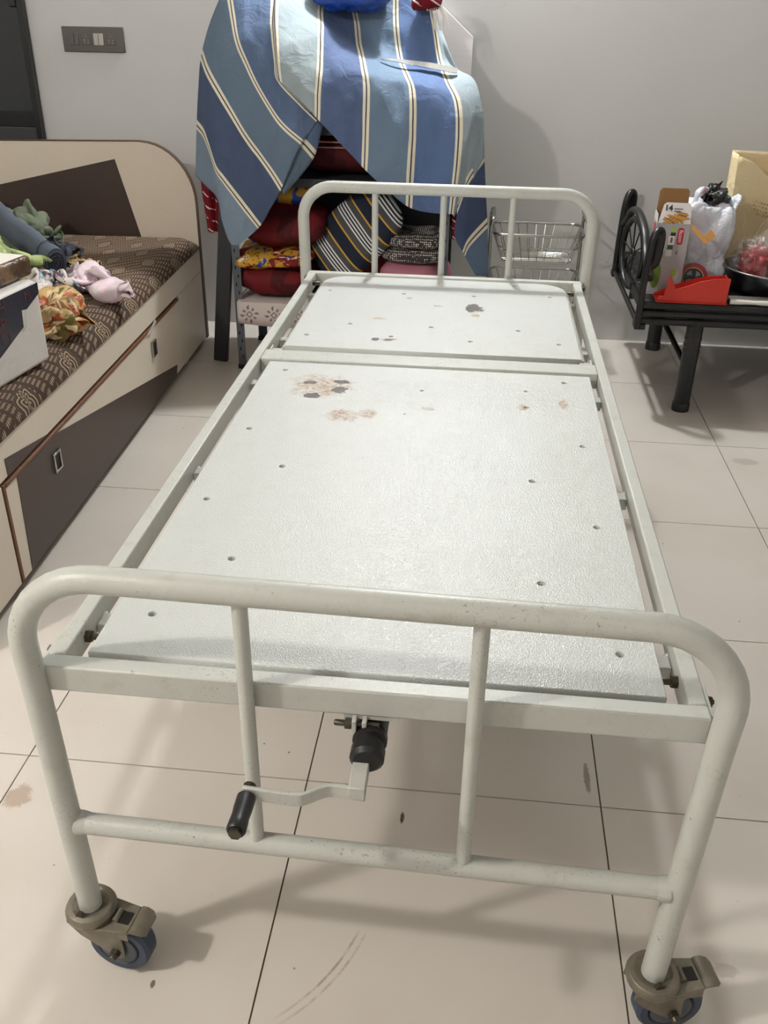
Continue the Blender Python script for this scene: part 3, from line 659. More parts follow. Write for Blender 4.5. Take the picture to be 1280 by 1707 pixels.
def crumple(name, mat, key, size, parent=None, flip=False):
    """folded cloth lump from a settled grid, scaled to size, resting on z=0"""
    nx, b = CLOTH[key]
    co = [Vector(b[i:i + 3]) for i in range(0, len(b), 3)]
    lo = Vector([min(c[k] for c in co) for k in range(3)])
    hi = Vector([max(c[k] for c in co) for k in range(3)])
    pts = []
    for c in co:
        q = [(c[k] - lo[k]) / (hi[k] - lo[k]) for k in range(3)]
        if flip:
            q[0], q[1] = q[1], q[0]
        pts.append(((q[0] - 0.5) * size[0], (q[1] - 0.5) * size[1], q[2] * size[2]))
    ny = len(co) // (nx + 1) - 1
    fs = [(j * (nx + 1) + i, j * (nx + 1) + i + 1, (j + 1) * (nx + 1) + i + 1, (j + 1) * (nx + 1) + i) for j in range(ny) for i in range(nx)]
    me = bpy.data.meshes.new(name)
    me.from_pydata(pts, [], fs)
    ul = me.uv_layers.new(name='UVMap')
    for l in me.loops:
        ul.data[l.index].uv = ((l.vertex_index % (nx + 1)) / nx, (l.vertex_index // (nx + 1)) / ny)
    for p in me.polygons:
        p.use_smooth = True
    me.materials.append(mat)
    o = bpy.data.objects.new(name, me)
    COL.objects.link(o)
    if parent:
        o.parent = parent
    s_ = o.modifiers.new('smooth', 'SUBSURF')
    s_.levels = s_.render_levels = 2
    t_ = o.modifiers.new('thick', 'SOLIDIFY')
    t_.thickness = 0.002
    return o


# ---------------------------------------------------------------- shared materials
def make_paint(name, spots=False, dirt=1.0, col=(190, 191, 184)):
    k = NT(name, 0.36, 0.0, 0.5)
    w = k.coord('World')
    c = k.mix(k.noise(5, 4, vec=w), lin(tuple(v - 8 for v in col)), lin(col))
    grime = k.step(k.noise(24, 6, 0.75, vec=w), 0.5, 0.75)
    c = k.mix(k.math('MULTIPLY', grime, 0.35 * dirt), c, lin((150, 142, 124)))
    chips = k.step(k.noise(64, 5, 0.8, vec=w), 0.74 - 0.075 * dirt, 0.765 - 0.075 * dirt)
    c = k.mix(chips, c, lin((62, 52, 44)))
    fine = k.math('MULTIPLY', k.step(k.noise(210, 3, 0.7, vec=w), 0.60, 0.66), k.step(k.noise(7, 3, vec=w), 0.5, 0.62))
    c = k.mix(k.math('MULTIPLY', fine, 0.6 * dirt), c, lin((96, 84, 68)))
    return k, w, c


k, w, c = make_paint('bed_paint')
k.base(c)
k.bump(k.noise(520, 2, vec=w), 0.35, 0.0012)
M_PAINT = k.m

# panels: same paint with rust patches, chips and stains at their own places
k, w, c = make_paint('panel_paint', dirt=0.35, col=(198, 200, 196))
nz = k.noise(38, 5, 0.7, vec=w)
nf = k.noise(110, 4, 0.7, vec=w)
rust = None
for cx, cy, rx, ry in ((-0.166, 0.915, 0.04, 0.035), (-0.112, 0.935, 0.02, 0.03), (-0.24, 1.09, 0.075, 0.07), (-0.215, 1.287, 0.04, 0.015),
                       (0.235, 1.02, 0.012, 0.02), (0.115, 1.70, 0.012, 0.02), (0.33, 1.05, 0.012, 0.03), (-0.09, 1.85, 0.012, 0.012),
                       (-0.16, 1.63, 0.02, 0.012), (0.0, 1.78, 0.02, 0.008), (-0.12, 1.45, 0.03, 0.012), (0.02, 0.98, 0.016, 0.012)):
    d = k.step(k.blob(w, cx, cy, rx, ry, nz, 0.9), 1.35, 0.2)
    rust = d if rust is None else k.math('MAXIMUM', rust, d)
speck = k.math('ADD', 0.25, k.math('MULTIPLY', k.step(nf, 0.42, 0.6), 0.75))
c = k.mix(k.math('MULTIPLY', k.math('MULTIPLY', rust, speck), 0.85), c, lin((150, 104, 46)))
for cx, cy, rx, ry, s in ((0.24, 1.30, 0.3, 0.4, 0.25), (0.33, 0.7, 0.08, 0.5, 0.3), (0.2, 0.25, 0.05, 0.2, 0.3), (-0.1, 1.0, 0.3, 0.12, 0.12)):
    d = k.step(k.blob(w, cx, cy, rx, ry, nz, 0.9), 1.2, 0.0)
    c = k.mix(k.math('MULTIPLY', k.math('MULTIPLY', d, k.step(nz, 0.45, 0.65)), s), c, lin((178, 168, 138)))
hole = None
for cx, cy, rx, ry in ((-0.272, 1.103, 0.018, 0.011), (-0.196, 1.118, 0.018, 0.011), (-0.193, 1.064, 0.021, 0.019), (-0.253, 1.022, 0.019, 0.016),
                       (0.112, 1.772, 0.026, 0.042), (-0.151, 1.445, 0.012, 0.014), (-0.118, 1.445, 0.012, 0.010)):
    d = k.step(k.blob(w, cx, cy, rx, ry, nz, 1.1), 1.0, 0.85)
    hole = d if hole is None else k.math('MAXIMUM', hole, d)
c = k.mix(hole, c, lin((70, 56, 50)))
k.base(c)
blist = k.step(k.blob(w, 0.05, 1.06, 0.32, 0.09, nz, 0.7), 1.4, 0.3)
hh = k.math('ADD', k.math('ADD', k.math('MULTIPLY', k.noise(430, 1, vec=w), 0.55), k.math('MULTIPLY', k.noise(200, 2, vec=w), 0.12)), k.math('MULTIPLY', k.math('MULTIPLY', k.noise(75, 3, vec=w, dist=1.5), blist), 0.6))
k.bump(k.math('SUBTRACT', hh, hole), 1.0, 0.002)
k.put(k.b.inputs['Roughness'], k.math('ADD', 0.31, k.math('MULTIPLY', rust, 0.2)))
M_PANEL = k.m

M_DARKSTEEL = simple('dark_steel', (52, 50, 46), 0.45, 0.7, var=0.12, bump=0.2)
M_CASTER = simple('caster_metal', (138, 130, 114), 0.5, 0.45, var=0.2, nscale=60, bump=0.25, bscale=140)
M_RUBBER = simple('blue_grey_rubber', (58, 68, 86), 0.55, var=0.1)
M_HUB = simple('wheel_hub', (70, 76, 84), 0.5, var=0.1)
M_BLACK = simple('black_plastic', (22, 22, 22), 0.4, var=0.1)
M_BLACKIRON = simple('black_iron', (15, 15, 16), 0.42, 0.0, 0.5, var=0.1, bump=0.15)
M_CHROME = simple('chrome', (176, 174, 168), 0.16, 1.0, var=0.04)
M_STEEL = simple('brushed_steel', (190, 188, 182), 0.25, 1.0, var=0.05)
M_BOLT = simple('bolt_steel', (92, 86, 74), 0.4, 0.8, var=0.15, nscale=80)

# ================================================================= the room
XL, XR, YF, YB = -2.75, 2.62, -2.7, 3.41
# wall paint
k = NT('wall_paint', 0.62, 0, 0.4)
w = k.coord('World')
c = k.mix(k.noise(1.6, 4, vec=w), lin((188, 187, 185)), lin((197, 196, 194)))
c = k.mix(k.math('MULTIPLY', k.step(k.noise(9, 6, 0.7, vec=w), 0.62, 0.8), 0.2), c, lin((150, 147, 140)))
k.base(c)
k.bump(k.noise(60, 4, vec=w), 0.08, 0.004)
M_WALL = k.m
M_CEIL = simple('ceiling_paint', (200, 197, 190), 0.8, var=0.01)
M_GROUT = simple('grout', (120, 110, 98), 0.8, var=0.1, nscale=40)
# vitrified tile with dust, smears and scuffs
k = NT('floor_tile', 0.2, 0, 0.5)
w = k.coord('World')
c = k.mix(k.noise(2.2, 4, vec=w), lin((202, 194, 184)), lin((209, 201, 192)))
sm = k.step(k.noise(3, 3, 0.5, vec=w), 0.35, 0.95)
c = k.mix(k.math('MULTIPLY', sm, 0.22), c, lin((150, 132, 112)))
sp = k.step(k.voronoi(15, vec=w), 0.05, 0.03)
keep = k.step(k.noise(5.3, 2, vec=w), 0.5, 0.56)
c = k.mix(k.math('MULTIPLY', k.math('MULTIPLY', sp, keep), 0.7), c, lin((72, 56, 44)))

sp2 = k.math('MULTIPLY', k.step(k.voronoi(34, vec=w), 0.06, 0.03), k.step(k.noise(3.1, 2, vec=w), 0.52, 0.6))
c = k.mix(k.math('MULTIPLY', sp2, 0.45), c, lin((110, 92, 76)))
nz = k.noise(34, 4, 0.7, vec=w)
for cx, cy, rx, ry, st, cc in ((-0.748, 0.31, 0.03, 0.035, 0.5, (140, 104, 70)), (0.41, 0.50, 0.007, 0.05, 0.6, (80, 62, 48)), (0.033, 0.346, 0.005, 0.016, 0.9, (60, 44, 36)),
                               (0.605, 0.085, 0.022, 0.016, 0.35, (120, 108, 96)), (1.108, 2.11, 0.05, 0.03, 0.3, (130, 116, 104)),
                               (-0.36, 0.66, 0.02, 0.02, 0.3, (120, 104, 90)), (-0.345, -0.05, 0.004, 0.008, 0.8, (84, 62, 48))):
    d = k.step(k.blob(w, cx, cy, rx, ry, nz, 0.7), 1.1, 0.4)
    c = k.mix(k.math('MULTIPLY', d, st), c, lin(cc))
# two arced drag marks left by a caster
s = k.sep(w)
for rad, st in ((0.355, 0.55), (0.368, 0.4)):
    dx = k.math('SUBTRACT', s[0], -0.36)
    dy = k.math('SUBTRACT', s[1], 0.19)
    dist = k.math('SQRT', k.math('ADD', k.math('MULTIPLY', dx, dx), k.math('MULTIPLY', dy, dy)))
    ln = k.step(k.math('ABSOLUTE', k.math('SUBTRACT', dist, rad)), 0.0035, 0.001)
    seg = k.math('MULTIPLY', k.step(s[0], -0.16, -0.06), k.step(s[1], 0.10, 0.06))
    c = k.mix(k.math('MULTIPLY', k.math('MULTIPLY', ln, seg), k.math('MULTIPLY', k.step(nz, 0.3, 0.6), st)), c, lin((120, 88, 58)))
k.base(c)
k.b.inputs['Roughness'].default_value = 0.27
M_TILE = k.m

floor = struct(MB().box(XL, XR, YF, YB, -0.12, -0.0035).obj('floor', M_GROUT, smooth=None))
T, TX, TY, GAP = 0.6032, -0.7755, 0.4239, 0.0016
share = {}
i0, i1 = math.floor((XL - TX) / T), math.ceil((XR - TX) / T)
j0, j1 = math.floor((YF - TY) / T), math.ceil((YB - TY) / T)
for i in range(i0, i1):
    for j in range(j0, j1):
        x0, x1 = max(TX + i * T + GAP, XL), min(TX + (i + 1) * T - GAP, XR)
        y0, y1 = max(TY + j * T + GAP, YF), min(TY + (j + 1) * T - GAP, YB)
        if x1 - x0 < 0.01 or y1 - y0 < 0.01:
            continue
        key = (round(x1 - x0, 4), round(y1 - y0, 4))
        if key not in share:
            share[key] = MB().box(-key[0] / 2, key[0] / 2, -key[1] / 2, key[1] / 2, -0.0035, 0.0).mesh('tile', M_TILE)
        o = bpy.data.objects.new('tile', share[key])
        COL.objects.link(o)
        o.parent = floor
        o.location = ((x0 + x1) / 2, (y0 + y1) / 2, 0)
TH = 0.12
struct(MB().box(XL - TH, XR + TH, YB, YB + TH, -0.12, CEIL).obj('wall_back', M_WALL, smooth=None))
struct(MB().box(XL - TH, XR + TH, YF - TH, YF, -0.12, CEIL).obj('wall_front', M_WALL, smooth=None))
struct(MB().box(XL - TH, XL, YF, YB, -0.12, CEIL).obj('wall_left', M_WALL, smooth=None))
struct(MB().box(XR, XR + TH, YF, YB, -0.12, CEIL).obj('wall_right', M_WALL, smooth=None))
struct(MB().box(XL - TH, XR + TH, YF - TH, YB + TH, CEIL, CEIL + 0.1).obj('ceiling', M_CEIL, smooth=None))

# dark sliding window at the far left of the back wall
win = bpy.data.objects.new('window_1', None)
COL.objects.link(win)
struct(win)
win['label'] = 'dark glass window with black metal frame at the left of the back wall'
win.location = (-2.3, YB, 0)
M_FRAME = simple('window_frame_metal', (30, 28, 27), 0.4, 0.3, var=0.05)
M_SILL = simple('window_rail_grey', (66, 66, 68), 0.4, 0.3, var=0.05)
kk = NT('dark_glass', 0.06, 0, 0.6)
kk.base(kk.mix(kk.noise(3, 3), lin((34, 36, 37)), lin((46, 48, 48))))
M_DGLASS = kk.m
wl, wr, wb, wt = -0.36, 0.385, 0.83, 1.95
fr = MB()
fr.box(wr - 0.022, wr, -0.045, 0.0, wb, wt).box(wl, wl + 0.022, -0.045, 0.0, wb, wt)
fr.box(wl + 0.022, wr - 0.022, -0.045, 0.0, wt - 0.022, wt).box(wl + 0.022, wr - 0.022, -0.03, 0, 0.888, 0.953)
fr.obj('window_frame', M_FRAME, win, bevel=0.002)
MB().box(wl + 0.022, wr - 0.022, -0.045, 0, wb, 0.888).obj('window_rail', M_SILL, win, bevel=0.002)
MB().box(wl + 0.022, wr - 0.022, -0.018, -0.012, 0.953, wt - 0.022).obj('pane', M_DGLASS, win)
MB().box(wr - 0.06, wr - 0.024, -0.04, -0.02, 1.37, 1.49).obj('latch', M_FRAME, win, bevel=0.006)

# ceiling light fixtures
kk = NT('lamp_diffuser', 0.6)
kk.b.inputs['Emission Color'].default_value = (1, 0.95, 0.88, 1)
kk.b.inputs['Emission Strength'].default_value = 4.0
M_LAMP = kk.m
for (loc, power, size, colr), lb in zip(LIGHTS, ('round ceiling light above the divan side of the room, behind the viewer',
                                                 'round ceiling light close to the back wall above the draped rack',
                                                 'round ceiling light added as weak fill at the right behind the viewer')):
    t = thing('ceiling_light', lb, 'ceiling light', (loc[0], loc[1], CEIL), group='ceiling lights')
    r0 = size / 2
    MB().lathe([(r0 + 0.02, -0.001), (r0 + 0.02, -0.022), (r0 + 0.004, -0.026), (r0 + 0.002, -0.012)], 28).obj('rim', M_CEIL, t)
    MB().lathe([(r0, -0.012), (r0 * 0.9, -0.022), (0.01, -0.028)], 28).obj('diffuser', M_LAMP, t)

# ================================================================= switch plate
k = NT('switch_metal', 0.38, 0.5)
k.base(k.mix(k.noise(40, 2), lin((84, 80, 76)), lin((92, 88, 84))))
M_PLATE = k.m
M_SOCK = simple('socket_grey', (82, 79, 75), 0.4, 0.2, var=0.04)
M_SWLT = simple('switch_light_grey', (168, 164, 156), 0.35, 0.2, var=0.04)
t = thing('switch_plate', 'metallic grey switch and socket plate on the wall above the divan', 'switch plate', (-1.627, YB, 1.25))
pw, ph = 0.139, 0.05
MB().box(-pw, pw, -0.009, 0.0, -ph, ph).obj('plate', M_PLATE, t, bevel=0.003)
for cx, kind in ((-0.085, 'dark'), (-0.03, 'sock'), (0.025, 'light'), (0.08, 'sock')):
    if kind == 'sock':
        s_ = MB().box(cx - 0.022, cx + 0.022, -0.0115, -0.008, -0.022, 0.024).obj('socket', M_SOCK, t, bevel=0.0015)
        h_ = MB()
        for px, pz in ((0, 0.012), (-0.009, -0.002), (0.009, -0.002), (-0.008, -0.012), (0.008, -0.012)):
            h_.lathe([(0.0026, -0.0122), (0.0026, -0.0105)], 10, Matrix.Translation((cx + px, 0, pz)), axis='Y')
        h_.obj('pin_hole', M_CHROME, s_)
    else:
        for q in (-0.011, 0.011):
            MB().box(cx + q - 0.0104, cx + q + 0.0104, -0.0135, -0.008, -0.022, 0.024).obj('rocker', M_SWLT if kind == 'light' else M_PLATE, t, bevel=0.0015)

# ================================================================= hospital bed
H = 0.617
bed = thing('hospital_bed', 'white painted metal hospital bed with rusty panels, end rails and casters', 'hospital bed')
RT = 0.0187


def end_rail(name, y, lx_top, lx_bot, ztop, zleg, rb, posts, zbar, tilt=0.0):
    """U-shaped bent tube with two legs; posts between the top tube and the lower bar"""
    Y = y
    pts = [(-lx_bot, y, zleg), (-lx_bot * 0.5 - lx_top * 0.5, y, 0.36), (-lx_top, y, H - 0.03)]
    pts += [(x, y, z) for x, z in arc(-lx_top - 0.003 + rb, ztop - rb, rb, 180, 90, 9)]
    pts += [(x, y, z) for x, z in arc(lx_top + 0.003 - rb, ztop - rb, rb, 90, 0, 9)]
    pts += [(lx_top, y, H - 0.03), (lx_bot * 0.5 + lx_top * 0.5, y, 0.36), (lx_bot, y, zleg)]
    pts = [(px, py + tilt * px, pz) for px, py, pz in pts]
    fb = MB().tube(pts, RT, 20).obj(name, M_PAINT, bed, smooth=60)
    lb_ = 0.5 * (lx_bot + lx_top) - 0.012
    MB().tube([(-lb_, y - tilt * lb_, zbar), (lb_, y + tilt * lb_, zbar)], 0.0165, 16).obj('cross_bar', M_PAINT, fb, smooth=60)
    for x in posts:
        y = Y + tilt * x
        MB().tube([(x, y, ztop - 0.008), (x, y, zbar + 0.008)], 0.0107, 14).obj('post', M_PAINT, fb, smooth=60)
    for s in (-1, 1):
        w_ = MB()
        y = Y + tilt * s * lb_
        w_.lathe([(0.019, -0.006), (0.0185, 0.003), (0.0165, 0.012)], 14, Matrix.Translation((s * (lb_ - 0.008), y, zbar)) @ Matrix.Rotation(-s * math.pi / 2, 4, 'Y'))
        w_.obj('weld_seam', M_PAINT, fb)
    return fb


end_rail('footboard', -0.014, 0.4615, 0.4495, 0.7716, 0.128, 0.115, (-0.16, 0.147), 0.318, -0.02)
end_rail('headboard', 2.137, 0.470, 0.462, 0.888, 0.128, 0.10, (-0.234, -0.01, 0.214), 0.318)

# frame: box-section rails
W2 = 0.4525
MB().box(-W2, W2, 0.0, 0.028, H - 0.043, H).obj('end_frame_rail', M_PAINT, bed, bevel=0.003)
MB().box(-W2, W2, 2.094, 2.122, H - 0.043, H).obj('end_frame_rail', M_PAINT, bed, bevel=0.003)
for s in (-1, 1):
    a, b = sorted((s * W2, s * (W2 - 0.025)))
    MB().box(a, b, 0.028, 2.094, H - 0.043, H).obj('side_rail', M_PAINT, bed, bevel=0.003)
    # plates that tie the rail to the legs
    for y in (-0.012, 2.058):
        a, b = sorted((s * W2, s * (W2 + 0.005)))
        MB().box(a, b, y + 0.022, y + 0.085, H - 0.05, H - 0.003).obj('leg_plate', M_PAINT, bed, bevel=0.002)
MB().box(-W2 + 0.025, W2 - 0.025, 1.252, 1.322, H - 0.04, H - 0.001).obj('middle_rail', M_PAINT, bed, bevel=0.003)
for y in (0.15, 0.66, 1.15):
    MB().box(-W2 + 0.025, W2 - 0.025, y - 0.016, y + 0.016, H - 0.05, H - 0.027).obj('cross_brace', M_PAINT, bed, bevel=0.002)
for y in (1.5, 1.95):
    MB().box(-W2 + 0.025, W2 - 0.025, y - 0.014, y + 0.014, H - 0.055, H - 0.032).obj('cross_brace', M_PAINT, bed, bevel=0.002)

# perforated panels
hb_ = 0.0078
main_holes = [(-0.339, 0.14), (-0.26, 0.306), (-0.357, 0.502), (-0.353, 0.821), (-0.247, 0.652), (-0.347, 1.18), (0.0, 1.089), (0.246, 1.119), (0.34, 1.187),
              (0.244, 1.02), (0.355, 0.825), (0.244, 0.652), (0.352, 0.488), (0.246, 0.296), (0.35, 0.127)]
pts = [(-0.398, 0.042), (0.4, 0.042), (0.404, 1.236), (-0.398, 1.236)]
holed_plate('base_panel', pts, [(x, y, hb_ if i not in (6, 7) else 0.006) for i, (x, y) in enumerate(main_holes)] + [(-0.029, 0.944, 0.0035), (0.315, 0.95, 0.002), (-0.36, 0.64, 0.002)],
            0.024, M_PANEL, bed, H - 0.004)
head_holes = [(-0.247, 2.037), (-0.007, 2.031), (0.235, 2.04), (-0.349, 1.9), (-0.113, 1.895), (0.107, 1.902), (0.345, 1.926), (-0.238, 1.57), (-0.007, 1.572), (0.238, 1.575),
              (-0.344, 1.458), (-0.112, 1.475), (0.106, 1.463), (0.345, 1.473)]
pts = [(-0.385, 1.362), (0.395, 1.362)] + [(x, y) for x, y in arc(0.395 - 0.085, 2.075 - 0.085, 0.085, 0, 90, 8)] + [(x, y) for x, y in arc(-0.385 + 0.085, 2.075 - 0.085, 0.085, 90, 180, 8)]
holed_plate('backrest_panel', pts, [(x, y, 0.008) for x, y in head_holes], 0.022, M_PANEL, bed, H - 0.004)
# rim of the backrest: bent tube under the panel edge
pp = [(-0.388, 1.37, H - 0.02)] + [(x, y, H - 0.02) for x, y in arc(-0.388 + 0.085, 2.078 - 0.085, 0.085, 180, 90, 8)] + [(x, y, H - 0.02) for x, y in arc(0.398 - 0.085, 2.078 - 0.085, 0.085, 90, 0, 8)] + [(0.398, 1.37, H - 0.02)]
MB().tube(pp, 0.0105, 12).obj('backrest_rim', M_PAINT, bed, smooth=60)
for s in (-1, 1):
    x = s * 0.405
    MB().tube([(x - 0.014, 1.352, H - 0.018), (x + 0.014, 1.352, H - 0.018)], 0.009, 14).obj('hinge_barrel', M_PAINT, bed, smooth=60)
    MB().box(x + s * 0.012, x + s * 0.016, 1.335, 1.37, H - 0.035, H - 0.006).obj('hinge_lug', M_PAINT, bed)


def hexbolt(x, y, z, s, parent, r=0.0095, stud=0.013):
    m = MB()
    Mx = Matrix.Translation((x, y, z)) @ Matrix.Rotation(s * math.pi / 2, 4, 'Y')
    m.lathe([(r, 0), (r, 0.009)], 6, Mx)
    m.lathe([(r * 0.55, 0.009), (r * 0.55, 0.009 + stud), (r * 0.4, 0.011 + stud)], 10, Mx)
    return m.obj('bolt', M_BOLT, parent)


for s in (-1, 1):
    hexbolt(s * (W2 - 0.025), 0.098, H - 0.021, -s, bed)
    hexbolt(s * (W2 + 0.005), 0.06, H - 0.02, s, bed, 0.008, 0.001)
    hexbolt(s * (W2 - 0.025), 2.03, H - 0.018, -s, bed)
    hexbolt(s * (W2 + 0.005), 2.10, H - 0.02, s, bed, 0.008, 0.001)
    for y in (0.15, 0.66, 1.15):
        MB().lathe([(0.012, 0), (0.011, 0.004), (0.007, 0.006)], 10, Matrix.Translation((s * (W2 - 0.025), y + 0.018, H - 0.04)) @ Matrix.Rotation(-s * math.pi / 2, 4, 'Y')).obj('weld_seam', M_PAINT, bed)

# crank: screw housing, universal joint, folded arm and grip
cz = 0.542
sh = MB()
sh.tube([(0.008, 0.62, cz), (0.008, 0.0, cz)], 0.0225, 20)
sh.lathe([(0.019, 0.0), (0.024, -0.004), (0.024, -0.014), (0.0195, -0.016), (0.0195, -0.026), (0.0235, -0.03), (0.0235, -0.046), (0.018, -0.052)], 20, Matrix.Translation((0.008, 0, cz)), axis='Y')
crank = sh.obj('crank_screw', M_BLACKIRON, bed)
for x in (-0.014, 0.0):
    MB().box(x - 0.003, x + 0.003, -0.012, 0.01, cz + 0.006, H - 0.044).obj('bracket_lug', M_PAINT, crank, bevel=0.001)
MB().tube([(-0.028, -0.004, cz + 0.021), (0.02, -0.004, cz + 0.021)], 0.004, 10).obj('bracket_pin', M_BOLT, crank)
hexbolt(-0.018, -0.004, cz + 0.021, -1, crank, 0.008)
arm = MB()
arm.box(-0.010, 0.012, -0.098, -0.046, cz - 0.022, cz - 0.002)
ctr = [(0.012, -0.094), (-0.028, -0.091), (-0.044, -0.096), (-0.062, -0.108), (-0.08, -0.112), (-0.146, -0.108)]
sub = [spline([Vector((a, b, 0)) for a, b in ctr], i * (len(ctr) - 1) / 24) for i in range(25)]
poly = [(p.x, p.y + 0.003) for p in sub] + [(p.x, p.y - 0.003) for p in reversed(sub)]
arm.prism(poly, cz - 0.026, cz - 0.005, 'Z')
crank_arm = arm.obj('crank_arm', M_PAINT, bed, bevel=0.0015)
gy = -0.112
grip = MB().lathe([(0.0075, gy), (0.0125, gy - 0.005), (0.0125, gy - 0.025), (0.0117, gy - 0.035), (0.0124, gy - 0.048), (0.0128, gy - 0.058), (0.011, gy - 0.061)], 16,
                  Matrix.Translation((-0.139, 0, cz - 0.0155)), axis='Y')
grip.obj('crank_grip', M_BLACK, crank_arm)
MB().lathe([(0.0085, gy - 0.060), (0.0085, gy - 0.066)], 6, Matrix.Translation((-0.139, 0, cz - 0.0155)), axis='Y').obj('grip_nut', M_BOLT, crank_arm)
MB().lathe([(0.009, -0.105), (0.009, -0.097), (0.005, -0.095)], 10, Matrix.Translation((-0.139, 0, cz - 0.0155)), axis='Y').obj('grip_nut', M_BOLT, crank_arm)
# reinforcement plate under the front rail above the crank
MB().box(-0.03, 0.045, 0.002, 0.026, H - 0.05, H - 0.042).obj('crank_mount', M_PAINT, bed)


def caster(x, y, rz, off=0.034):
    """swivel caster with brake pedal; local +x is where the pedal points"""
    Mx = Matrix.Translation((x, y, 0)) @ Matrix.Rotation(rz, 4, 'Z') @ Matrix.Scale(1.14, 4)
    wr_ = 0.0475
    f = MB()
    # swivel housing ring and cap round the stem
    f.lathe([(0.020, 0.112), (0.026, 0.116), (0.033, 0.114), (0.0365, 0.107), (0.0345, 0.099), (0.029, 0.095), (0.030, 0.090), (0.02, 0.088)], 26, Mx)
    # fork cheeks
    for s in (-1, 1):
        a, b = sorted((s * 0.0175, s * 0.021))
        f.prism([(-0.030, 0.097), (0.012, 0.099), (0.05, 0.094), (0.052, 0.083), (off + 0.012, 0.074), (off + 0.013, 0.040), (off + 0.004, 0.032), (off - 0.008, 0.038), (-0.012, 0.066), (-0.031, 0.088)], a, b, 'Y', Mx)
    f.box(-0.028, 0.03, -0.0175, 0.0175, 0.0935, 0.097, Mx)
    cst = f.obj('caster', M_CASTER, bed, bevel=0.0012)
    wh = MB().lathe([(0.010, -0.0150), (0.030, -0.0150), (0.031, -0.012), (0.034, -0.0155), (wr_ - 0.004, -0.0155), (wr_, -0.010), (wr_, 0.010), (wr_ - 0.004, 0.0155), (0.034, 0.0155), (0.031, 0.012), (0.030, 0.015), (0.010, 0.015)], 36,
                    Mx @ Matrix.Translation((off, 0, wr_)), axis='Y')
    wh.obj('wheel', M_RUBBER, cst)
    MB().lathe([(0.029, -0.0158), (0.026, -0.0165), (0.012, -0.0155), (0.012, 0.0155), (0.026, 0.0165), (0.029, 0.0158)], 28, Mx @ Matrix.Translation((off, 0, wr_)), axis='Y').obj('wheel_hub', M_HUB, cst)
    ax = MB()
    ax.lathe([(0.0045, -0.034), (0.0055, -0.032), (0.0055, 0.032), (0.0045, 0.034)], 12, Mx @ Matrix.Translation((off, 0, wr_)), axis='Y')
    for s in (-1, 1):
        a, b = sorted((s * 0.021, s * 0.028))
        ax.lathe([(0.008, a), (0.008, b)], 6, Mx @ Matrix.Translation((off, 0, wr_)), axis='Y')
    ax.obj('axle_bolt', M_BOLT, cst)
    # brake: slotted plate and bent-down pedal
    b = MB()
    b.prism([(0.0, -0.031), (0.03, -0.027), (0.066, -0.0225), (0.066, 0.0225), (0.03, 0.027), (0.0, 0.031)], 0.0945, 0.0985, 'Z', Mx)
    for s in (-1, 1):
        a_, b_ = sorted((s * 0.0205, s * 0.0225))
        b.box(0.028, 0.066, a_, b_, 0.080, 0.0945, Mx)
    b.tube([(0.041, -0.010, 0.0995), (0.041, 0.010, 0.0995)], 0.005, 10, M=Mx)
    br = b.obj('brake_plate', M_CASTER, cst, bevel=0.0008)
    MB().box(0.044, 0.062, -0.010, 0.010, 0.0975, 0.0991, Mx).obj('brake_slot', M_DARKSTEEL, cst)
    prof = [(0.0665, 0.0985), (0.070, 0.1015), (0.078, 0.1015), (0.087, 0.0985), (0.092, 0.0945)]
    p = MB()
    n = len(prof)
    vs = []
    for i, (px, pz) in enumerate(prof):
        hw = 0.0225 if i < n - 2 else (0.021 if i == n - 2 else 0.016)
        for dz in (0.0, -0.0028):
            for hy in (-hw, -hw * 0.4, hw * 0.4, hw):
                vs.append((px, hy, pz + dz))
    fs = []
    for i in range(n - 1):
        o_ = i * 8
        for q in range(3):
            fs.append((o_ + q, o_ + q + 1, o_ + 8 + q + 1, o_ + 8 + q))
            fs.append((o_ + 4 + q, o_ + 12 + q, o_ + 13 + q, o_ + 5 + q))
        fs.append((o_, o_ + 8, o_ + 12, o_ + 4))
        fs.append((o_ + 3, o_ + 7, o_ + 15, o_ + 11))
    for o_ in (0, (n - 1) * 8):
        for q in range(3):
            fs.append((o_ + q, o_ + q + 4, o_ + q + 5, o_ + q + 1))
    p.add(vs, fs, Mx)
    p.obj('brake_pedal', M_CASTER, cst, smooth=50)
    MB().lathe([(0.006, 0.0), (0.006, 0.006)], 6, Mx @ Matrix.Translation((-0.002, -0.021, 0.117)) @ Matrix.Rotation(math.pi / 2, 4, 'X')).obj('stem_bolt', M_BOLT, cst)
    return cst


caster(-0.4495, -0.005, R(-8), 0.042)
caster(0.4495, -0.023, R(14), 0.03)
caster(-0.462, 2.137, R(35))
caster(0.462, 2.137, R(-30))

# ================================================================= divan bed on the left
DA = R(2.2126)
DORG = Vector((-1.135, 3.1, 0))
DM = Matrix.Translation(DORG) @ Matrix.Rotation(DA, 4, 'Z')


def DV(x, y, z):
    return DM @ Vector((x, y, z))


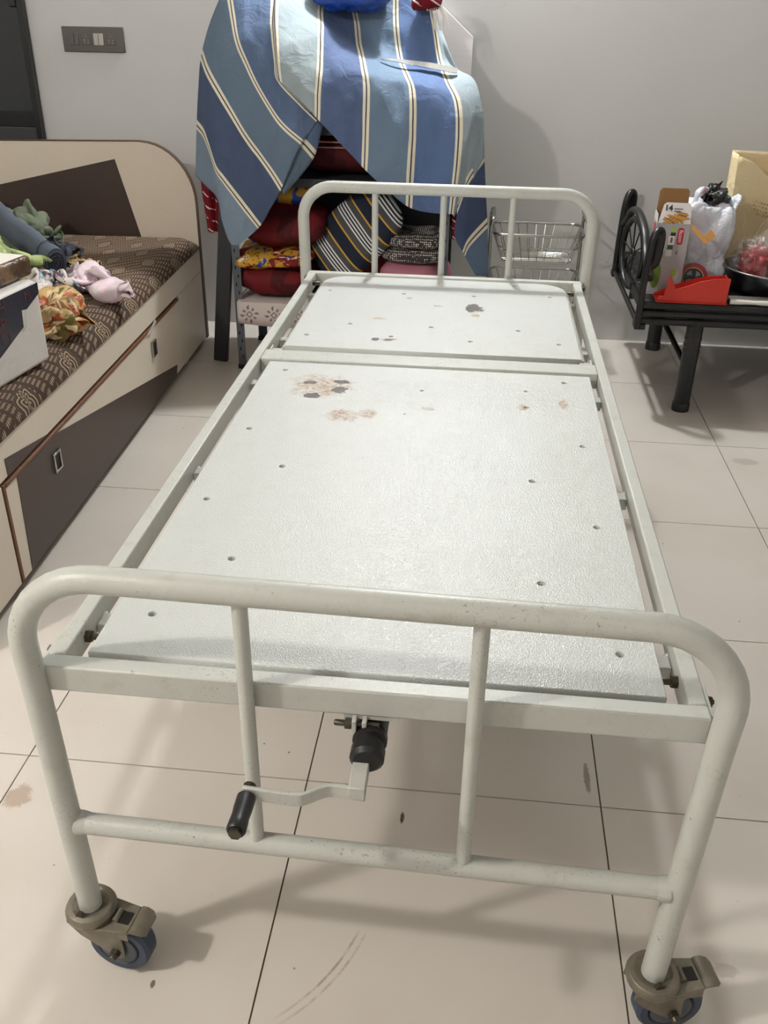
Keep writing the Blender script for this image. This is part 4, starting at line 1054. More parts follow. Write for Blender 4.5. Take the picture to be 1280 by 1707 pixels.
k = NT('cream_laminate', 0.42)
c = k.mix(k.noise(3, 4), lin((204, 191, 173)), lin((214, 203, 186)))
c = k.mix(k.math('MULTIPLY', k.step(k.noise(16, 6, 0.75), 0.58, 0.78), 0.3), c, lin((150, 128, 98)))
k.base(c)
M_CREAM = k.m
M_BROWN = simple('brown_laminate', (62, 47, 40), 0.45, var=0.06, nscale=5)
M_EDGE = simple('wood_edge', (118, 74, 42), 0.55, var=0.2, nscale=30)
M_DEDGE = simple('dark_edge_band', (74, 50, 34), 0.5, var=0.15)
M_KICK = simple('dark_plinth', (34, 25, 22), 0.6, var=0.1)
M_GAP = simple('gap_black', (16, 13, 12), 0.8)
div = thing('divan_bed', 'cream and dark brown laminate divan bed with storage drawers along the left', 'divan bed', DORG, DA)
DL, DW = -2.4, -1.25
MB().box(DW, -0.022, DL, -0.002, 0.05, 0.42).obj('body', M_CREAM, div)
MB().box(DW, -0.03, DL + 0.05, -0.002, 0.0, 0.05).obj('plinth', M_KICK, div)
MB().box(-0.022, 0.0, DL, -0.004, 0.338, 0.438).obj('side_rail', M_CREAM, div, bevel=0.002)
MB().box(-0.022, -0.001, -0.40, -0.004, 0.03, 0.336).obj('end_panel', M_CREAM, div, bevel=0.002)
dr = MB().box(-0.02, 0.0, -2.085, -0.405, 0.035, 0.318).obj('drawer_front', M_CREAM, div, bevel=0.003)
MB().box(-0.02, 0.004, -2.085, -0.412, 0.318, 0.329).obj('edge_strip', M_EDGE, dr, bevel=0.002)
MB().box(-0.02, 0.002, -2.098, -2.085, 0.035, 0.329).obj('edge_strip', M_EDGE, dr, bevel=0.002)
MB().box(-0.0215, -0.012, -2.09, -0.41, 0.329, 0.338).obj('shadow_gap', M_GAP, div)
MB().prism([(-2.035, 0.037), (-0.53, 0.037), (-0.512, 0.074), (-1.742, 0.316), (-2.016, 0.316)], 0.0, 0.0015, 'X').obj('brown_inlay', M_BROWN, dr)
MB().prism([(-2.06, 0.339), (-1.80, 0.339), (-2.06, 0.388)], 0.0, 0.0015, 'X').obj('brown_inlay', M_BROWN, div)
MB().box(-0.02, 0.0, DL, -2.102, 0.035, 0.33).obj('drawer_front', M_CREAM, div, bevel=0.003)
for y in (-0.795, -1.776):
    h_ = MB()
    s_ = 0.025
    for q in (-1, 1):
        a, b = sorted((q * s_, q * (s_ - 0.007)))
        h_.box(0.0, 0.009, y + a, y + b, 0.215, 0.275)
        za, zb = (0.215, 0.222) if q < 0 else (0.268, 0.275)
        h_.box(0.0, 0.009, y - s_ + 0.007, y + s_ - 0.007, za, zb)
    hd = h_.obj('handle', M_CHROME, dr, bevel=0.001)
    MB().box(0.0005, 0.003, y - s_ + 0.007, y + s_ - 0.007, 0.222, 0.268).obj('handle_cup', M_DARKSTEEL, hd)
# torn tape on the drawer edge
MB().prism([(-0.86, 0.318), (-0.79, 0.33), (-0.75, 0.345), (-0.74, 0.33), (-0.82, 0.308)], 0.004, 0.006, 'X').obj('tape', simple('tape_white', (190, 184, 174), 0.5), dr)
# headboard with one rounded shoulder, edge band and brown inlay
hp = [(DW, 0.02), (0.0, 0.02), (0.0, 0.63)]
hp += [(-0.226 + 0.226 * math.cos(R(a)), 0.63 + 0.248 * math.sin(R(a))) for a in range(8, 91, 8)] + [(-0.24, 0.879), (DW, 0.862)]
hb2 = MB().prism(hp, 0.0, 0.03, 'Y').obj('headboard', M_CREAM, div)
bp = [Vector((x, 0.015, z)) for x, z in hp[1:]]
bm_ = MB()
for a, b in zip(bp[:-1], bp[1:]):
    d = (b - a).normalized()
    nn = Vector((d.z, 0, -d.x)) * 0.0025
    bm_.add([a - nn * 0.2 + Vector((0, dy, 0)) for dy in (-0.017, 0.017)] + [a + nn + Vector((0, dy, 0)) for dy in (-0.017, 0.017)]
            + [b - nn * 0.2 + Vector((0, dy, 0)) for dy in (-0.017, 0.017)] + [b + nn + Vector((0, dy, 0)) for dy in (-0.017, 0.017)],
            [(0, 1, 3, 2), (4, 6, 7, 5), (0, 2, 6, 4), (1, 5, 7, 3), (2, 3, 7, 6), (0, 4, 5, 1)])
bm_.obj('edge_band', M_DEDGE, hb2)
MB().prism([(DW + 0.01, 0.42), (-0.245, 0.42), (-0.338, 0.806), (DW + 0.01, 0.606)], -0.0015, 0.0, 'Y').obj('brown_inlay', M_BROWN, hb2)

# mattress with woven brown cover
k = NT('woven_cover', 0.85, 0, 0.2)
o_ = k.coord('Object')
s = k.sep(o_)
# staggered medallions
u = k.math('DIVIDE', s[1], 0.15)
row = k.math('FLOOR', u)
v = k.math('ADD', k.math('DIVIDE', s[0], 0.14), k.math('MULTIPLY', row, 0.5))
fu = k.math('SUBTRACT', k.math('FRACT', u), 0.5)
fv = k.math('SUBTRACT', k.math('FRACT', v), 0.5)
wob = k.math('MULTIPLY', k.math('SINE', k.math('MULTIPLY', k.math('ARCTAN2', fu, fv), 8.0)), 0.05)
dm = k.math('SQRT', k.math('ADD', k.math('MULTIPLY', k.math('MULTIPLY', fu, 1.25), k.math('MULTIPLY', fu, 1.25)), k.math('MULTIPLY', k.math('MULTIPLY', fv, 2.6), k.math('MULTIPLY', fv, 2.6))))
dm = k.math('ADD', dm, wob)
rings = k.math('GREATER_THAN', k.math('SINE', k.math('MULTIPLY', dm, 42.0)), 0.3)
inmed = k.math('LESS_THAN', dm, 0.46)
med = k.math('MULTIPLY', rings, inmed)
rot = k.mapping(o_, rot=(0, 0, R(38)), scale=(1, 1, 0))
r_ = k.sep(rot)
bandm = k.math('GREATER_THAN', k.math('SINE', k.math('MULTIPLY', r_[0], 2 * math.pi / 0.036)), -0.5)
dotx = k.math('SINE', k.math('MULTIPLY', r_[0], 2 * math.pi / 0.0125))
doty = k.math('SINE', k.math('MULTIPLY', r_[1], 2 * math.pi / 0.0125))
dots = k.math('GREATER_THAN', k.math('MULTIPLY', dotx, doty), 0.3)
dots = k.math('MULTIPLY', k.math('MULTIPLY', dots, bandm), k.math('GREATER_THAN', dm, 0.5))
pat = k.math('MAXIMUM', med, dots)
c = k.mix(pat, lin((66, 50, 40)), lin((164, 146, 122)))
c = k.mix(k.math('MULTIPLY', k.noise(4, 4), 0.35), c, lin((58, 46, 38)))
k.base(c)
k.bump(k.math('ADD', pat, k.noise(300, 2)), 0.3, 0.0015)
M_COVER = k.m
mx0, mx1, my0, my1 = -1.235, 0.006, -2.36, -0.004
nx, ny = 44, 90


def mat_top(x, y):
    d = min(mx1 - x, x - mx0)
    e = min(my1 - y, y - my0)
    top = 0.490 + 0.036 * min(1.0, max(0.0, -y / 1.4))
    f = 1.0
    for q, rad in ((d, 0.085), (e, 0.05)):
        if q < rad:
            f *= math.sqrt(max(0.0, 1 - (1 - q / rad) ** 2)) * 0.85 + 0.15 * (q / rad)
    return 0.44 + (top - 0.44) * f + 0.006 * noise.noise(Vector((x * 5, y * 3, 2))) * f


vs, fs = [], []
xs = [mx0 + (mx1 - mx0) * (0.5 - 0.5 * math.cos(math.pi * i / nx)) for i in range(nx + 1)]
ys = [my0 + (my1 - my0) * (0.5 - 0.5 * math.cos(math.pi * j / ny)) for j in range(ny + 1)]
for y in ys:
    for x in xs:
        vs.append((x, y, mat_top(x, y)))
for j in range(ny):
    for i in range(nx):
        a = j * (nx + 1) + i
        fs.append((a, a + 1, a + nx + 2, a + nx + 1))
b0 = len(vs)
vs += [(mx0, my0, 0.439), (mx1, my0, 0.439), (mx1, my1, 0.439), (mx0, my1, 0.439)]
fs.append((b0 + 3, b0 + 2, b0 + 1, b0))
ma = MB().add(vs, fs).obj('mattress', M_COVER, smooth=60)
ma.location = DORG
ma.rotation_euler = (0, 0, DA)
tag(ma, 'thin mattress in a brown woven cover with cream medallion pattern on the divan', 'mattress')


# ---------------------------------------------------------------- printed cloth materials
def print_mat(name, ground, spots, scale=14, rough=0.8, uvsize=0.0, line=None):
    k = NT(name, rough, 0, 0.3)
    c = lin(ground)
    o = k.mapping(k.coord('UV'), scale=(uvsize,) * 3) if uvsize else k.coord('Object')
    for i, (col, sc, th) in enumerate(spots):
        n_ = k.noise(scale * sc, 2, 0.5, vec=k.mapping(o, loc=(i * 3.7, i * 1.9, i * 5.3)), dist=0.7)
        c = k.mix(k.step(n_, th, th + 0.03), c, lin(col))
    if line:
        n_ = k.noise(scale * 1.3, 2, 0.5, vec=k.mapping(o, loc=(11, 4, 2)), dist=1.0)
        ln = k.step(k.math('ABSOLUTE', k.math('SUBTRACT', n_, 0.5)), 0.02, 0.008)
        c = k.mix(ln, c, lin(line))
    k.base(c)
    k.bump(k.noise(180, 2), 0.15, 0.002)
    return k.m


M_FLORAL = print_mat('gold_floral', (176, 146, 98), [((158, 74, 34), 0.55, 0.52), ((104, 92, 40), 0.7, 0.55), ((206, 184, 146), 0.9, 0.58), ((84, 54, 26), 1.2, 0.62)], 12, 0.45, 0.6)
M_PINK = print_mat('pale_pink', (206, 190, 194), [((222, 196, 206), 0.6, 0.55)], 12, 0.6, 0.6)
M_GEO = print_mat('geo_print', (206, 196, 190), [((112, 150, 172), 1.0, 0.55), ((112, 72, 80), 1.2, 0.58)], 16, 0.75, 0.6)
M_SLATE = simple('slate_blue_cloth', (70, 78, 90), 0.8, var=0.08, bump=0.2, bscale=300)
M_TOWEL = simple('sage_towel', (104, 112, 92), 0.95, var=0.12, nscale=30, bump=0.5, bscale=220, bdist=0.004)
M_LIME = print_mat('lime_floral', (146, 160, 104), [((188, 92, 50), 0.7, 0.62), ((186, 196, 140), 1.2, 0.6), ((206, 178, 170), 0.6, 0.66)], 11, 0.6, 0.6)
M_NAVY = simple('navy_cloth', (42, 46, 58), 0.8, var=0.1)
M_TAN = print_mat('tan_floral', (178, 150, 110), [((120, 90, 48), 1.2, 0.55)], 20, 0.7, 0.6)


def put(o, x, y, z, rz=0.0, rx=0.0, ry=0.0):
    o.location = DV(x, y, z)
    o.rotation_euler = (rx, ry, DA + rz)
    return o


MT = 0.512
def bundle(name, mat, label, cat, hs, seed, keys, pos, rz, fold=0.03, freq=6.0):
    """soft lump of cloth with loose folds lying over it"""
    o = heap(name, mat, hs, seed, fold, freq, (1.0, 0.75, 1.3), n=110)
    put(tag(o, label, cat), pos[0], pos[1], pos[2], rz)
    for q, (key, size, loc, rot, flip) in enumerate(keys):
        f_ = crumple('loose_fold', mat, key, size, o, flip)
        f_.location = loc
        f_.rotation_euler = (rot[0], rot[1], rot[2])
    return o


bundle('floral_cloth', M_FLORAL, 'crumpled gold and rust floral cloth beside the white box', 'cloth', (0.10, 0.15, 0.085), 3.3,
       [('a', (0.24, 0.32, 0.10), (0.012, -0.02, 0.012), (0, 0, 0.4), True), ('c', (0.24, 0.28, 0.085), (0.01, 0.03, 0.022), (0, 0, 2.2), False)], (-0.115, -1.40, MT - 0.004), R(14))
bundle('pink_cloth', M_PINK, 'pale pink cloth crumpled near the mattress edge', 'cloth', (0.065, 0.15, 0.065), 7.7,
       [('b', (0.19, 0.38, 0.095), (0.0, -0.02, 0.004), (0, 0, 0), True), ('a', (0.17, 0.28, 0.085), (-0.01, 0.05, 0.012), (0, 0, 0.3), False)], (-0.13, -0.97, MT - 0.004), R(34))
bundle('printed_pillowcase', M_GEO, 'white cloth with blue and maroon geometric print', 'cloth', (0.08, 0.19, 0.085), 11.2,
       [('c', (0.22, 0.44, 0.115), (0.0, 0.0, 0.004), (0, 0, 0), False), ('b', (0.20, 0.30, 0.10), (0.0, -0.08, 0.004), (0, 0, 2.9), True)], (-0.31, -1.03, MT - 0.004), R(34))
bundle('sage_towel', M_TOWEL, 'sage green towel bunched against the divan headboard', 'towel', (0.12, 0.14, 0.14), 5.1,
       [('c', (0.30, 0.34, 0.19), (0.0, 0.0, 0.004), (0, 0, 0), True), ('a', (0.28, 0.30, 0.16), (0.03, 0.0, 0.012), (0, 0, 1.6), False)], (-0.66, -0.37, MT - 0.014), R(30))
bundle('navy_cloth', M_NAVY, 'dark navy cloth tucked behind the slate blue roll', 'cloth', (0.07, 0.11, 0.06), 9.4,
       [('a', (0.20, 0.30, 0.10), (0.0, 0.0, 0.004), (0, 0, 0), False)], (-0.43, -0.52, MT - 0.014), R(20))
bundle('lime_floral_cloth', M_LIME, 'lime green floral cloth heaped behind the wrapped packet', 'cloth', (0.12, 0.21, 0.235), 2.2,
       [('b', (0.30, 0.48, 0.28), (0.0, 0.0, 0.004), (0, 0, 0), False), ('c', (0.28, 0.40, 0.19), (0.02, -0.04, 0.004), (0, 0, 1.2), False)], (-0.47, -1.12, MT - 0.004), R(25))
put(tag(crumple('tan_cloth', M_TAN, 'a', (0.16, 0.26, 0.055)), 'small tan floral cloth under the pink cloth', 'cloth'), -0.29, -0.64, MT - 0.012, R(40))
# rolled slate-blue cloth
rp = [Vector((-0.95, -0.36, 0.77)), Vector((-0.72, -0.52, 0.725)), Vector((-0.50, -0.74, 0.67)), Vector((-0.33, -0.90, 0.628)), Vector((-0.245, -0.985, 0.608))]
pts = [spline(rp, i * 4 / 24) for i in range(25)]
rl = MB().tube(pts, [0.052 + 0.004 * math.sin(i * 0.9) for i in range(25)], 22, flat=(0.72, 1.0)).obj('rolled_cloth', M_SLATE, smooth=60)
rl.location = DORG
rl.rotation_euler = (0, 0, DA)
tag(rl, 'slate blue trousers rolled up on top of the clothes pile', 'cloth')
e_ = pts[-1]
dd = (pts[-1] - pts[-3]).normalized()
sp_ = []
side = dd.cross(Vector((0, 0, 1))).normalized()
upv = side.cross(dd)
for i in range(46):
    a = i * 0.42
    rr = 0.046 * (1 - i / 50)
    sp_.append(e_ + dd * 0.004 + side * math.cos(a) * rr * 0.72 + upv * math.sin(a) * rr)
MB().tube(sp_, 0.0035, 6).obj('roll_edge', M_NAVY, rl)
sm_ = pts[-5]
MB().tube([sm_ + (side * math.cos(2 * math.pi * q / 20) * 0.72 + upv * math.sin(2 * math.pi * q / 20)) * 0.0545 for q in range(20)], 0.0016, 6, closed=True).obj('hem_seam', M_NAVY, rl)

# polystyrene box with navy sleeve
k = NT('polystyrene', 0.6, 0, 0.4)
c = k.mix(k.noise(7, 5, 0.7), lin((196, 190, 184)), lin((212, 208, 203)))
c = k.mix(k.math('MULTIPLY', k.step(k.noise(16, 5, 0.7, dist=1), 0.6, 0.7), 0.3), c, lin((150, 142, 134)))
k.base(c)
k.bump(k.voronoi(160), 0.15, 0.002)
M_POLY = k.m
M_LBL = simple('navy_gloss_label', (30, 32, 50), 0.2, var=0.1)
M_MAROON = simple('maroon_print', (84, 34, 38), 0.3)
bx = thing('polystyrene_box', 'taped white polystyrene box with a navy printed label on the mattress edge', 'box', DV(-0.008, -1.675, MT + 0.006), DA - R(9.5))
MB().box(-0.33, 0.0, -0.44, 0.0, 0.0, 0.225).obj('body', M_POLY, bx, bevel=0.012, bseg=3)
MB().prism([(-0.004, 0.219), (-0.005, 0.190), (-0.088, 0.158), (-0.088, 0.128), (-0.20, 0.085), (-0.435, 0.0), (-0.435, 0.219)], 0.0003, 0.0014, 'X').obj('label', M_LBL, bx)
M_SID = Matrix.Rotation(math.pi / 2, 4, 'Z') @ Matrix.Rotation(math.pi / 2, 4, 'X')
text('lettering', 'TAC', 0.058, M_MAROON, bx, Matrix.Translation((0.0017, -0.185, 0.158)) @ M_SID @ Matrix.Rotation(R(-90), 4, 'Z'))
text('lettering', 'M', 0.04, M_MAROON, bx, Matrix.Translation((0.0017, -0.06, 0.196)) @ M_SID)
MB().prism([(-0.10, 0.115), (-0.085, 0.118), (-0.075, 0.165), (-0.095, 0.168)], 0.0012, 0.0022, 'X').obj('tape', simple('tape_pale', (206, 202, 196), 0.25), bx)
# wrapped packet on the box
k = NT('packet_wrap', 0.18, 0, 0.6)
k.base(k.mix(k.step(k.noise(9, 4, dist=1), 0.4, 0.6), lin((74, 52, 36)), lin((120, 92, 62))))
k.bump(k.noise(26, 4, 0.6, dist=1.2), 0.7, 0.01)
M_WRAP = k.m
pk = thing('wrapped_packet', 'plastic wrapped brown packet with a white handwritten label, lying on the box', 'packet', DV(-0.035, -1.63, MT + 0.2325), DA - R(11))
MB().box(-0.26, 0.0, -0.36, 0.0, 0.0, 0.055).obj('body', M_WRAP, pk, bevel=0.012, bseg=3)
MB().box(-0.235, -0.012, -0.3, -0.012, 0.0552, 0.0562).obj('label', simple('paper_white', (226, 220, 210), 0.6), pk)
MB().prism([(-0.03, -0.31), (-0.01, -0.31), (-0.006, -0.16), (-0.06, -0.2)], 0.0563, 0.0572, 'Z').obj('label_flap', M_LBL, pk)
text('handwriting', 'Rozert', 0.045, M_BLACK, pk, Matrix.Translation((-0.155, -0.10, 0.0565)) @ Matrix.Rotation(R(62), 4, 'Z'))

# ================================================================= storage rack, draped sheet and what lies inside
M_SHELF = simple('shelf_dark', (46, 47, 51), 0.6, 0.2, var=0.08)
M_RACK = simple('rack_grey', (92, 96, 104), 0.5, 0.3, var=0.08)
rack = thing('storage_rack', 'grey slotted steel storage rack under the striped sheet', 'rack', (-0.9, 2.775, 0))
RX0, RX1, RY0, RY1 = 0.0, 0.89, 0.0, 0.42
for x, sx in ((RX0, 1), (RX1, -1)):
    for y, sy in ((RY0, 1), (RY1, -1)):
        m = MB()
        a, b = sorted((x, x + sx * 0.034))
        c_, d_ = sorted((y, y + sy * 0.0025))
        m.box(a, b, c_, d_, 0.012, 1.0)
        a2, b2 = sorted((x, x + sx * 0.0025))
        c2, d2 = sorted((y + sy * 0.0025, y + sy * 0.034))
        m.box(a2, b2, c2, d2, 0.012, 1.0)
        po = m.obj('post', M_RACK, rack)
        q = MB()
        for i in range(27):
            zz = 0.05 + i * 0.035
            xx = x + sx * (0.012 if i % 2 else 0.022)
            q.box(xx - 0.003, xx + 0.003, y - sy * 0.0004 - 0.0002, y - sy * 0.0004 + 0.0002, zz, zz + 0.014)
        q.obj('slots', M_GAP, po)['kind'] = 'stuff'
        MB().box(a - 0.003, b + 0.003, min(y, y + sy * 0.036) - 0.002, max(y, y + sy * 0.036) + 0.002, 0.0, 0.02).obj('foot_cap', M_BLACK, po)
for z in (0.29, 0.79, 0.985):
    m = MB().box(0.003, 0.887, 0.003, 0.417, z, z + 0.012)
    m.box(0.003, 0.887, 0.003, 0.006, z - 0.022, z)
    m.box(0.003, 0.887, 0.414, 0.417, z - 0.022, z)
    m.obj('shelf', M_SHELF, rack)

MB().box(0.01, 0.88, 0.4175, 0.4195, 0.27, 1.0).obj('light_block_sheet', simple('light_block_dark', (44, 44, 46), 0.7), rack)  # dark sheet added to keep light out and the rack interior dark

SHEET = {
 'drape': {
  2: [(-0.711, 2.95, 1.461), (-0.693, 2.85, 1.414), (-0.683, 2.78, 1.344), (-0.673, 2.74, 1.274), (-0.667, 2.72, 1.228), (-0.663, 2.71, 1.188), (-0.658, 2.7, 1.158)],
  2.5: [(-0.635, 3.02, 1.455), (-0.618, 2.92, 1.391), (-0.604, 2.84, 1.328), (-0.593, 2.765, 1.255), (-0.59, 2.73, 1.196), (-0.586, 2.71, 1.145), (-0.581, 2.7, 1.091)],
  3: [(-0.556, 3.1, 1.449), (-0.549, 3.0, 1.375), (-0.529, 2.9, 1.32), (-0.52, 2.8, 1.234), (-0.517, 2.75, 1.172), (-0.52, 2.73, 1.1), (-0.521, 2.71, 1.029)],
  3.5: [(-0.503, 3.13, 1.437), (-0.489, 3.07, 1.357), (-0.468, 2.98, 1.294), (-0.44, 2.8, 1.216), (-0.429, 2.745, 1.15), (-0.427, 2.72, 1.053), (-0.431, 2.71, 0.942)],
  4: [(-0.448, 3.15, 1.417), (-0.421, 3.09, 1.338), (-0.404, 3.02, 1.275), (-0.36, 2.8, 1.205), (-0.342, 2.75, 1.147), (-0.339, 2.73, 1.02), (-0.34, 2.72, 0.853)],
  4.5: [(-0.36, 3.15, 1.431), (-0.345, 3.1, 1.331), (-0.326, 3.04, 1.248), (-0.28, 2.82, 1.185), (-0.257, 2.765, 1.132), (-0.251, 2.735, 1.005), (-0.258, 2.725, 0.784)],
  5: [(-0.275, 3.15, 1.444), (-0.266, 3.1, 1.328), (-0.244, 3.05, 1.223), (-0.198, 2.83, 1.174), (-0.171, 2.77, 1.121), (-0.163, 2.74, 0.99), (-0.168, 2.73, 0.717)],
  5.5: [(-0.208, 3.15, 1.42), (-0.19, 3.11, 1.32), (-0.168, 3.06, 1.215), (-0.121, 2.84, 1.16), (-0.087, 2.775, 1.102), (-0.078, 2.745, 0.966), (-0.087, 2.735, 0.699)],
  6: [(-0.141, 3.16, 1.405), (-0.115, 3.12, 1.313), (-0.089, 3.07, 1.211), (-0.043, 2.86, 1.15), (-0.002, 2.785, 1.082), (0.008, 2.75, 0.942), (-0.005, 2.74, 0.695)],
  6.3: [(-0.13, 3.19, 1.384), (-0.097, 3.15, 1.295), (-0.053, 3.1, 1.201), (0.011, 2.885, 1.158), (0.054, 2.81, 1.077), (0.06, 2.78, 0.948), (0.018, 2.76, 0.7)],
  6.55: [(-0.118, 3.22, 1.366), (-0.075, 3.15, 1.283), (-0.022, 3.05, 1.194), (0.053, 2.93, 1.155), (0.089, 2.85, 1.07), (0.103, 2.82, 0.97), (0.109, 2.82, 0.9)],
 },
 'flap': {
  -1.9: [(-1.059, 2.89, 0.782), (-0.999, 2.83, 0.751), (-0.93, 2.74, 0.723), (-0.907, 2.7, 0.651), (-0.893, 2.69, 0.597), (-0.873, 2.68, 0.56), (-0.847, 2.68, 0.553)],
  -1: [(-1.034, 2.88, 0.974), (-0.978, 2.8, 0.94), (-0.923, 2.72, 0.84), (-0.888, 2.7, 0.798), (-0.855, 2.69, 0.757), (-0.805, 2.68, 0.696), (-0.754, 2.68, 0.631)],
  -0.5: [(-1.013, 2.87, 1.103), (-0.962, 2.79, 1.059), (-0.903, 2.72, 0.969), (-0.861, 2.7, 0.911), (-0.818, 2.69, 0.848), (-0.762, 2.68, 0.782), (-0.703, 2.68, 0.704)],
  0: [(-0.993, 2.88, 1.226), (-0.944, 2.79, 1.169), (-0.882, 2.73, 1.092), (-0.83, 2.71, 1.019), (-0.781, 2.7, 0.944), (-0.721, 2.69, 0.87), (-0.656, 2.69, 0.777)],
  0.5: [(-0.942, 2.9, 1.362), (-0.905, 2.81, 1.308), (-0.857, 2.74, 1.207), (-0.804, 2.715, 1.107), (-0.753, 2.7, 1.022), (-0.692, 2.69, 0.939), (-0.613, 2.69, 0.861)],
  1: [(-0.878, 2.92, 1.459), (-0.857, 2.84, 1.411), (-0.818, 2.76, 1.287), (-0.77, 2.725, 1.189), (-0.72, 2.71, 1.101), (-0.656, 2.7, 1.011), (-0.572, 2.7, 0.943)],
  1.5: [(-0.797, 2.94, 1.468), (-0.777, 2.85, 1.413), (-0.754, 2.775, 1.311), (-0.723, 2.735, 1.208), (-0.69, 2.72, 1.12), (-0.623, 2.72, 1.04), (-0.547, 2.72, 0.978)],
  2: [(-0.714, 2.96, 1.461), (-0.696, 2.865, 1.414), (-0.686, 2.79, 1.328), (-0.673, 2.745, 1.218), (-0.664, 2.73, 1.156), (-0.587, 2.74, 1.076), (-0.522, 2.74, 1.019)],
 },
 'side': {
  6.55: [(0.017, 2.77, 0.991), (0.06, 2.79, 0.986), (0.104, 2.83, 0.969)],
  7: [(0.02, 2.75, 0.72), (0.055, 2.78, 0.817), (0.111, 2.86, 0.892)],
  7.5: [(0.014, 2.75, 0.613), (0.068, 2.79, 0.707), (0.126, 2.88, 0.755)],
  8: [(0.054, 2.76, 0.539), (0.073, 2.8, 0.575), (0.14, 2.9, 0.633)],
  8.7: [(0.108, 2.78, 0.448), (0.133, 2.82, 0.438), (0.161, 2.9, 0.415)],
 },
 'fold': {
  0.1: [(-0.686, 2.694, 0.777), (-0.656, 2.68, 0.765), (-0.654, 2.69, 0.754)],
  0.5: [(-0.642, 2.699, 0.867), (-0.612, 2.685, 0.855), (-0.597, 2.71, 0.816)],
  1: [(-0.602, 2.709, 0.954), (-0.572, 2.695, 0.942), (-0.535, 2.72, 0.896)],
  1.4: [(-0.552, 2.749, 1.03), (-0.522, 2.735, 1.018), (-0.504, 2.745, 1.004)],
 },
}

SHEET_COL = {-2: (112, 128, 144), -1: (56, 70, 98), 0: (88, 106, 124), 1: (76, 94, 124), 2: (146, 158, 162), 3: (70, 86, 122), 4: (96, 116, 138),
             5: (78, 100, 140), 6: (138, 150, 156), 7: (52, 66, 98), 8: (88, 108, 132)}
k = NT('striped_cotton', 0.8, 0, 0.25)
uv = k.sep(k.coord('UV'))
cc = k.math('SUBTRACT', k.math('MULTIPLY', uv[0], 12.0), 2.0)
stops = [((i + 2) / 12.0, lin(SHEET_COL[i])) for i in range(-2, 9)]
c = k.ramp(uv[0], stops, True)
dl = k.math('ABSOLUTE', k.math('SUBTRACT', cc, k.math('ROUND', cc)))
inr = k.math('MULTIPLY', k.math('GREATER_THAN', cc, -1.4), k.math('LESS_THAN', cc, 8.4))
c = k.mix(k.math('MULTIPLY', k.step(dl, 0.078, 0.068), inr), c, lin((222, 214, 192)))
c = k.mix(k.math('MULTIPLY', k.step(dl, 0.017, 0.012), inr), c, lin((54, 48, 48)))
c = k.mix(k.math('MULTIPLY', k.noise(4, 4), 0.12), c, lin((150, 160, 172)))
k.base(c)
k.bump(k.math('ADD', k.noise(16, 5, 0.6, dist=0.8), k.math('MULTIPLY', k.noise(400, 1), 0.05)), 0.6, 0.016)
M_SHEET = k.m
sheet = thing('striped_bedsheet', 'blue striped cotton bedsheet draped over the storage rack', 'bedsheet', (-0.45, 2.75, 1.1))
SO = Vector((-0.45, 2.75, 1.1))


def patch(name, ctrl, nr, nc, amp, seed):
    keys = sorted(ctrl)
    rows = len(ctrl[keys[0]])
    colsP = [[Vector(p) for p in ctrl[q]] for q in keys]
    grid, uvs = [], []
    for i in range(nr + 1):
        t = i * (rows - 1) / nr
        line = [spline(cp, t) for cp in colsP]
        for j in range(nc + 1):
            u_ = j * (len(keys) - 1) / nc
            p = spline(line, u_)
            a = min(int(u_), len(keys) - 2)
            cval = keys[a] + (keys[a + 1] - keys[a]) * (u_ - a)
            q = Vector((p.x * 5.5, p.y * 2, p.z * 2.6 + seed))
            f = noise.noise(q) + 0.55 * noise.noise(q * 2.3) + 0.35 * (ridged(q * 1.7, 2) - 0.4)
            edge = min(1.0, (i / nr) * 3)
            p = p + Vector((0.25 * noise.noise(q + Vector((4, 4, 4))), -1, 0.25)) * f * amp * edge
            grid.append(p - SO)
            uvs.append(((cval + 2) / 12.0, i / nr))
    fs = []
    for i in range(nr):
        for j in range(nc):
            a = i * (nc + 1) + j
            fs.append((a, a + 1, a + nc + 2, a + nc + 1))
    me = bpy.data.meshes.new(name)
    me.from_pydata([tuple(p) for p in grid], [], fs)
    ul = me.uv_layers.new(name='UVMap')
    for l in me.loops:
        ul.data[l.index].uv = uvs[l.vertex_index]
    for p in me.polygons:
        p.use_smooth = True
    me.materials.append(M_SHEET)
    o = bpy.data.objects.new(name, me)
    COL.objects.link(o)
    o.parent = sheet
    so = o.modifiers.new('thick', 'SOLIDIFY')
    so.thickness = 0.002
    return o


patch('front_drape', SHEET['drape'], 90, 130, 0.026, 1.0)
patch('left_flap', SHEET['flap'], 90, 100, 0.02, 5.0)
patch('side_fall', SHEET['side'], 30, 40, 0.007, 9.0)
patch('folded_hem', SHEET['fold'], 10, 30, 0.0, 3.0)


def place(o, x, y, z, rx=0, ry=0, rz=0):
    o.location = (x, y, z)
    o.rotation_euler = (rx, ry, rz)
    return o


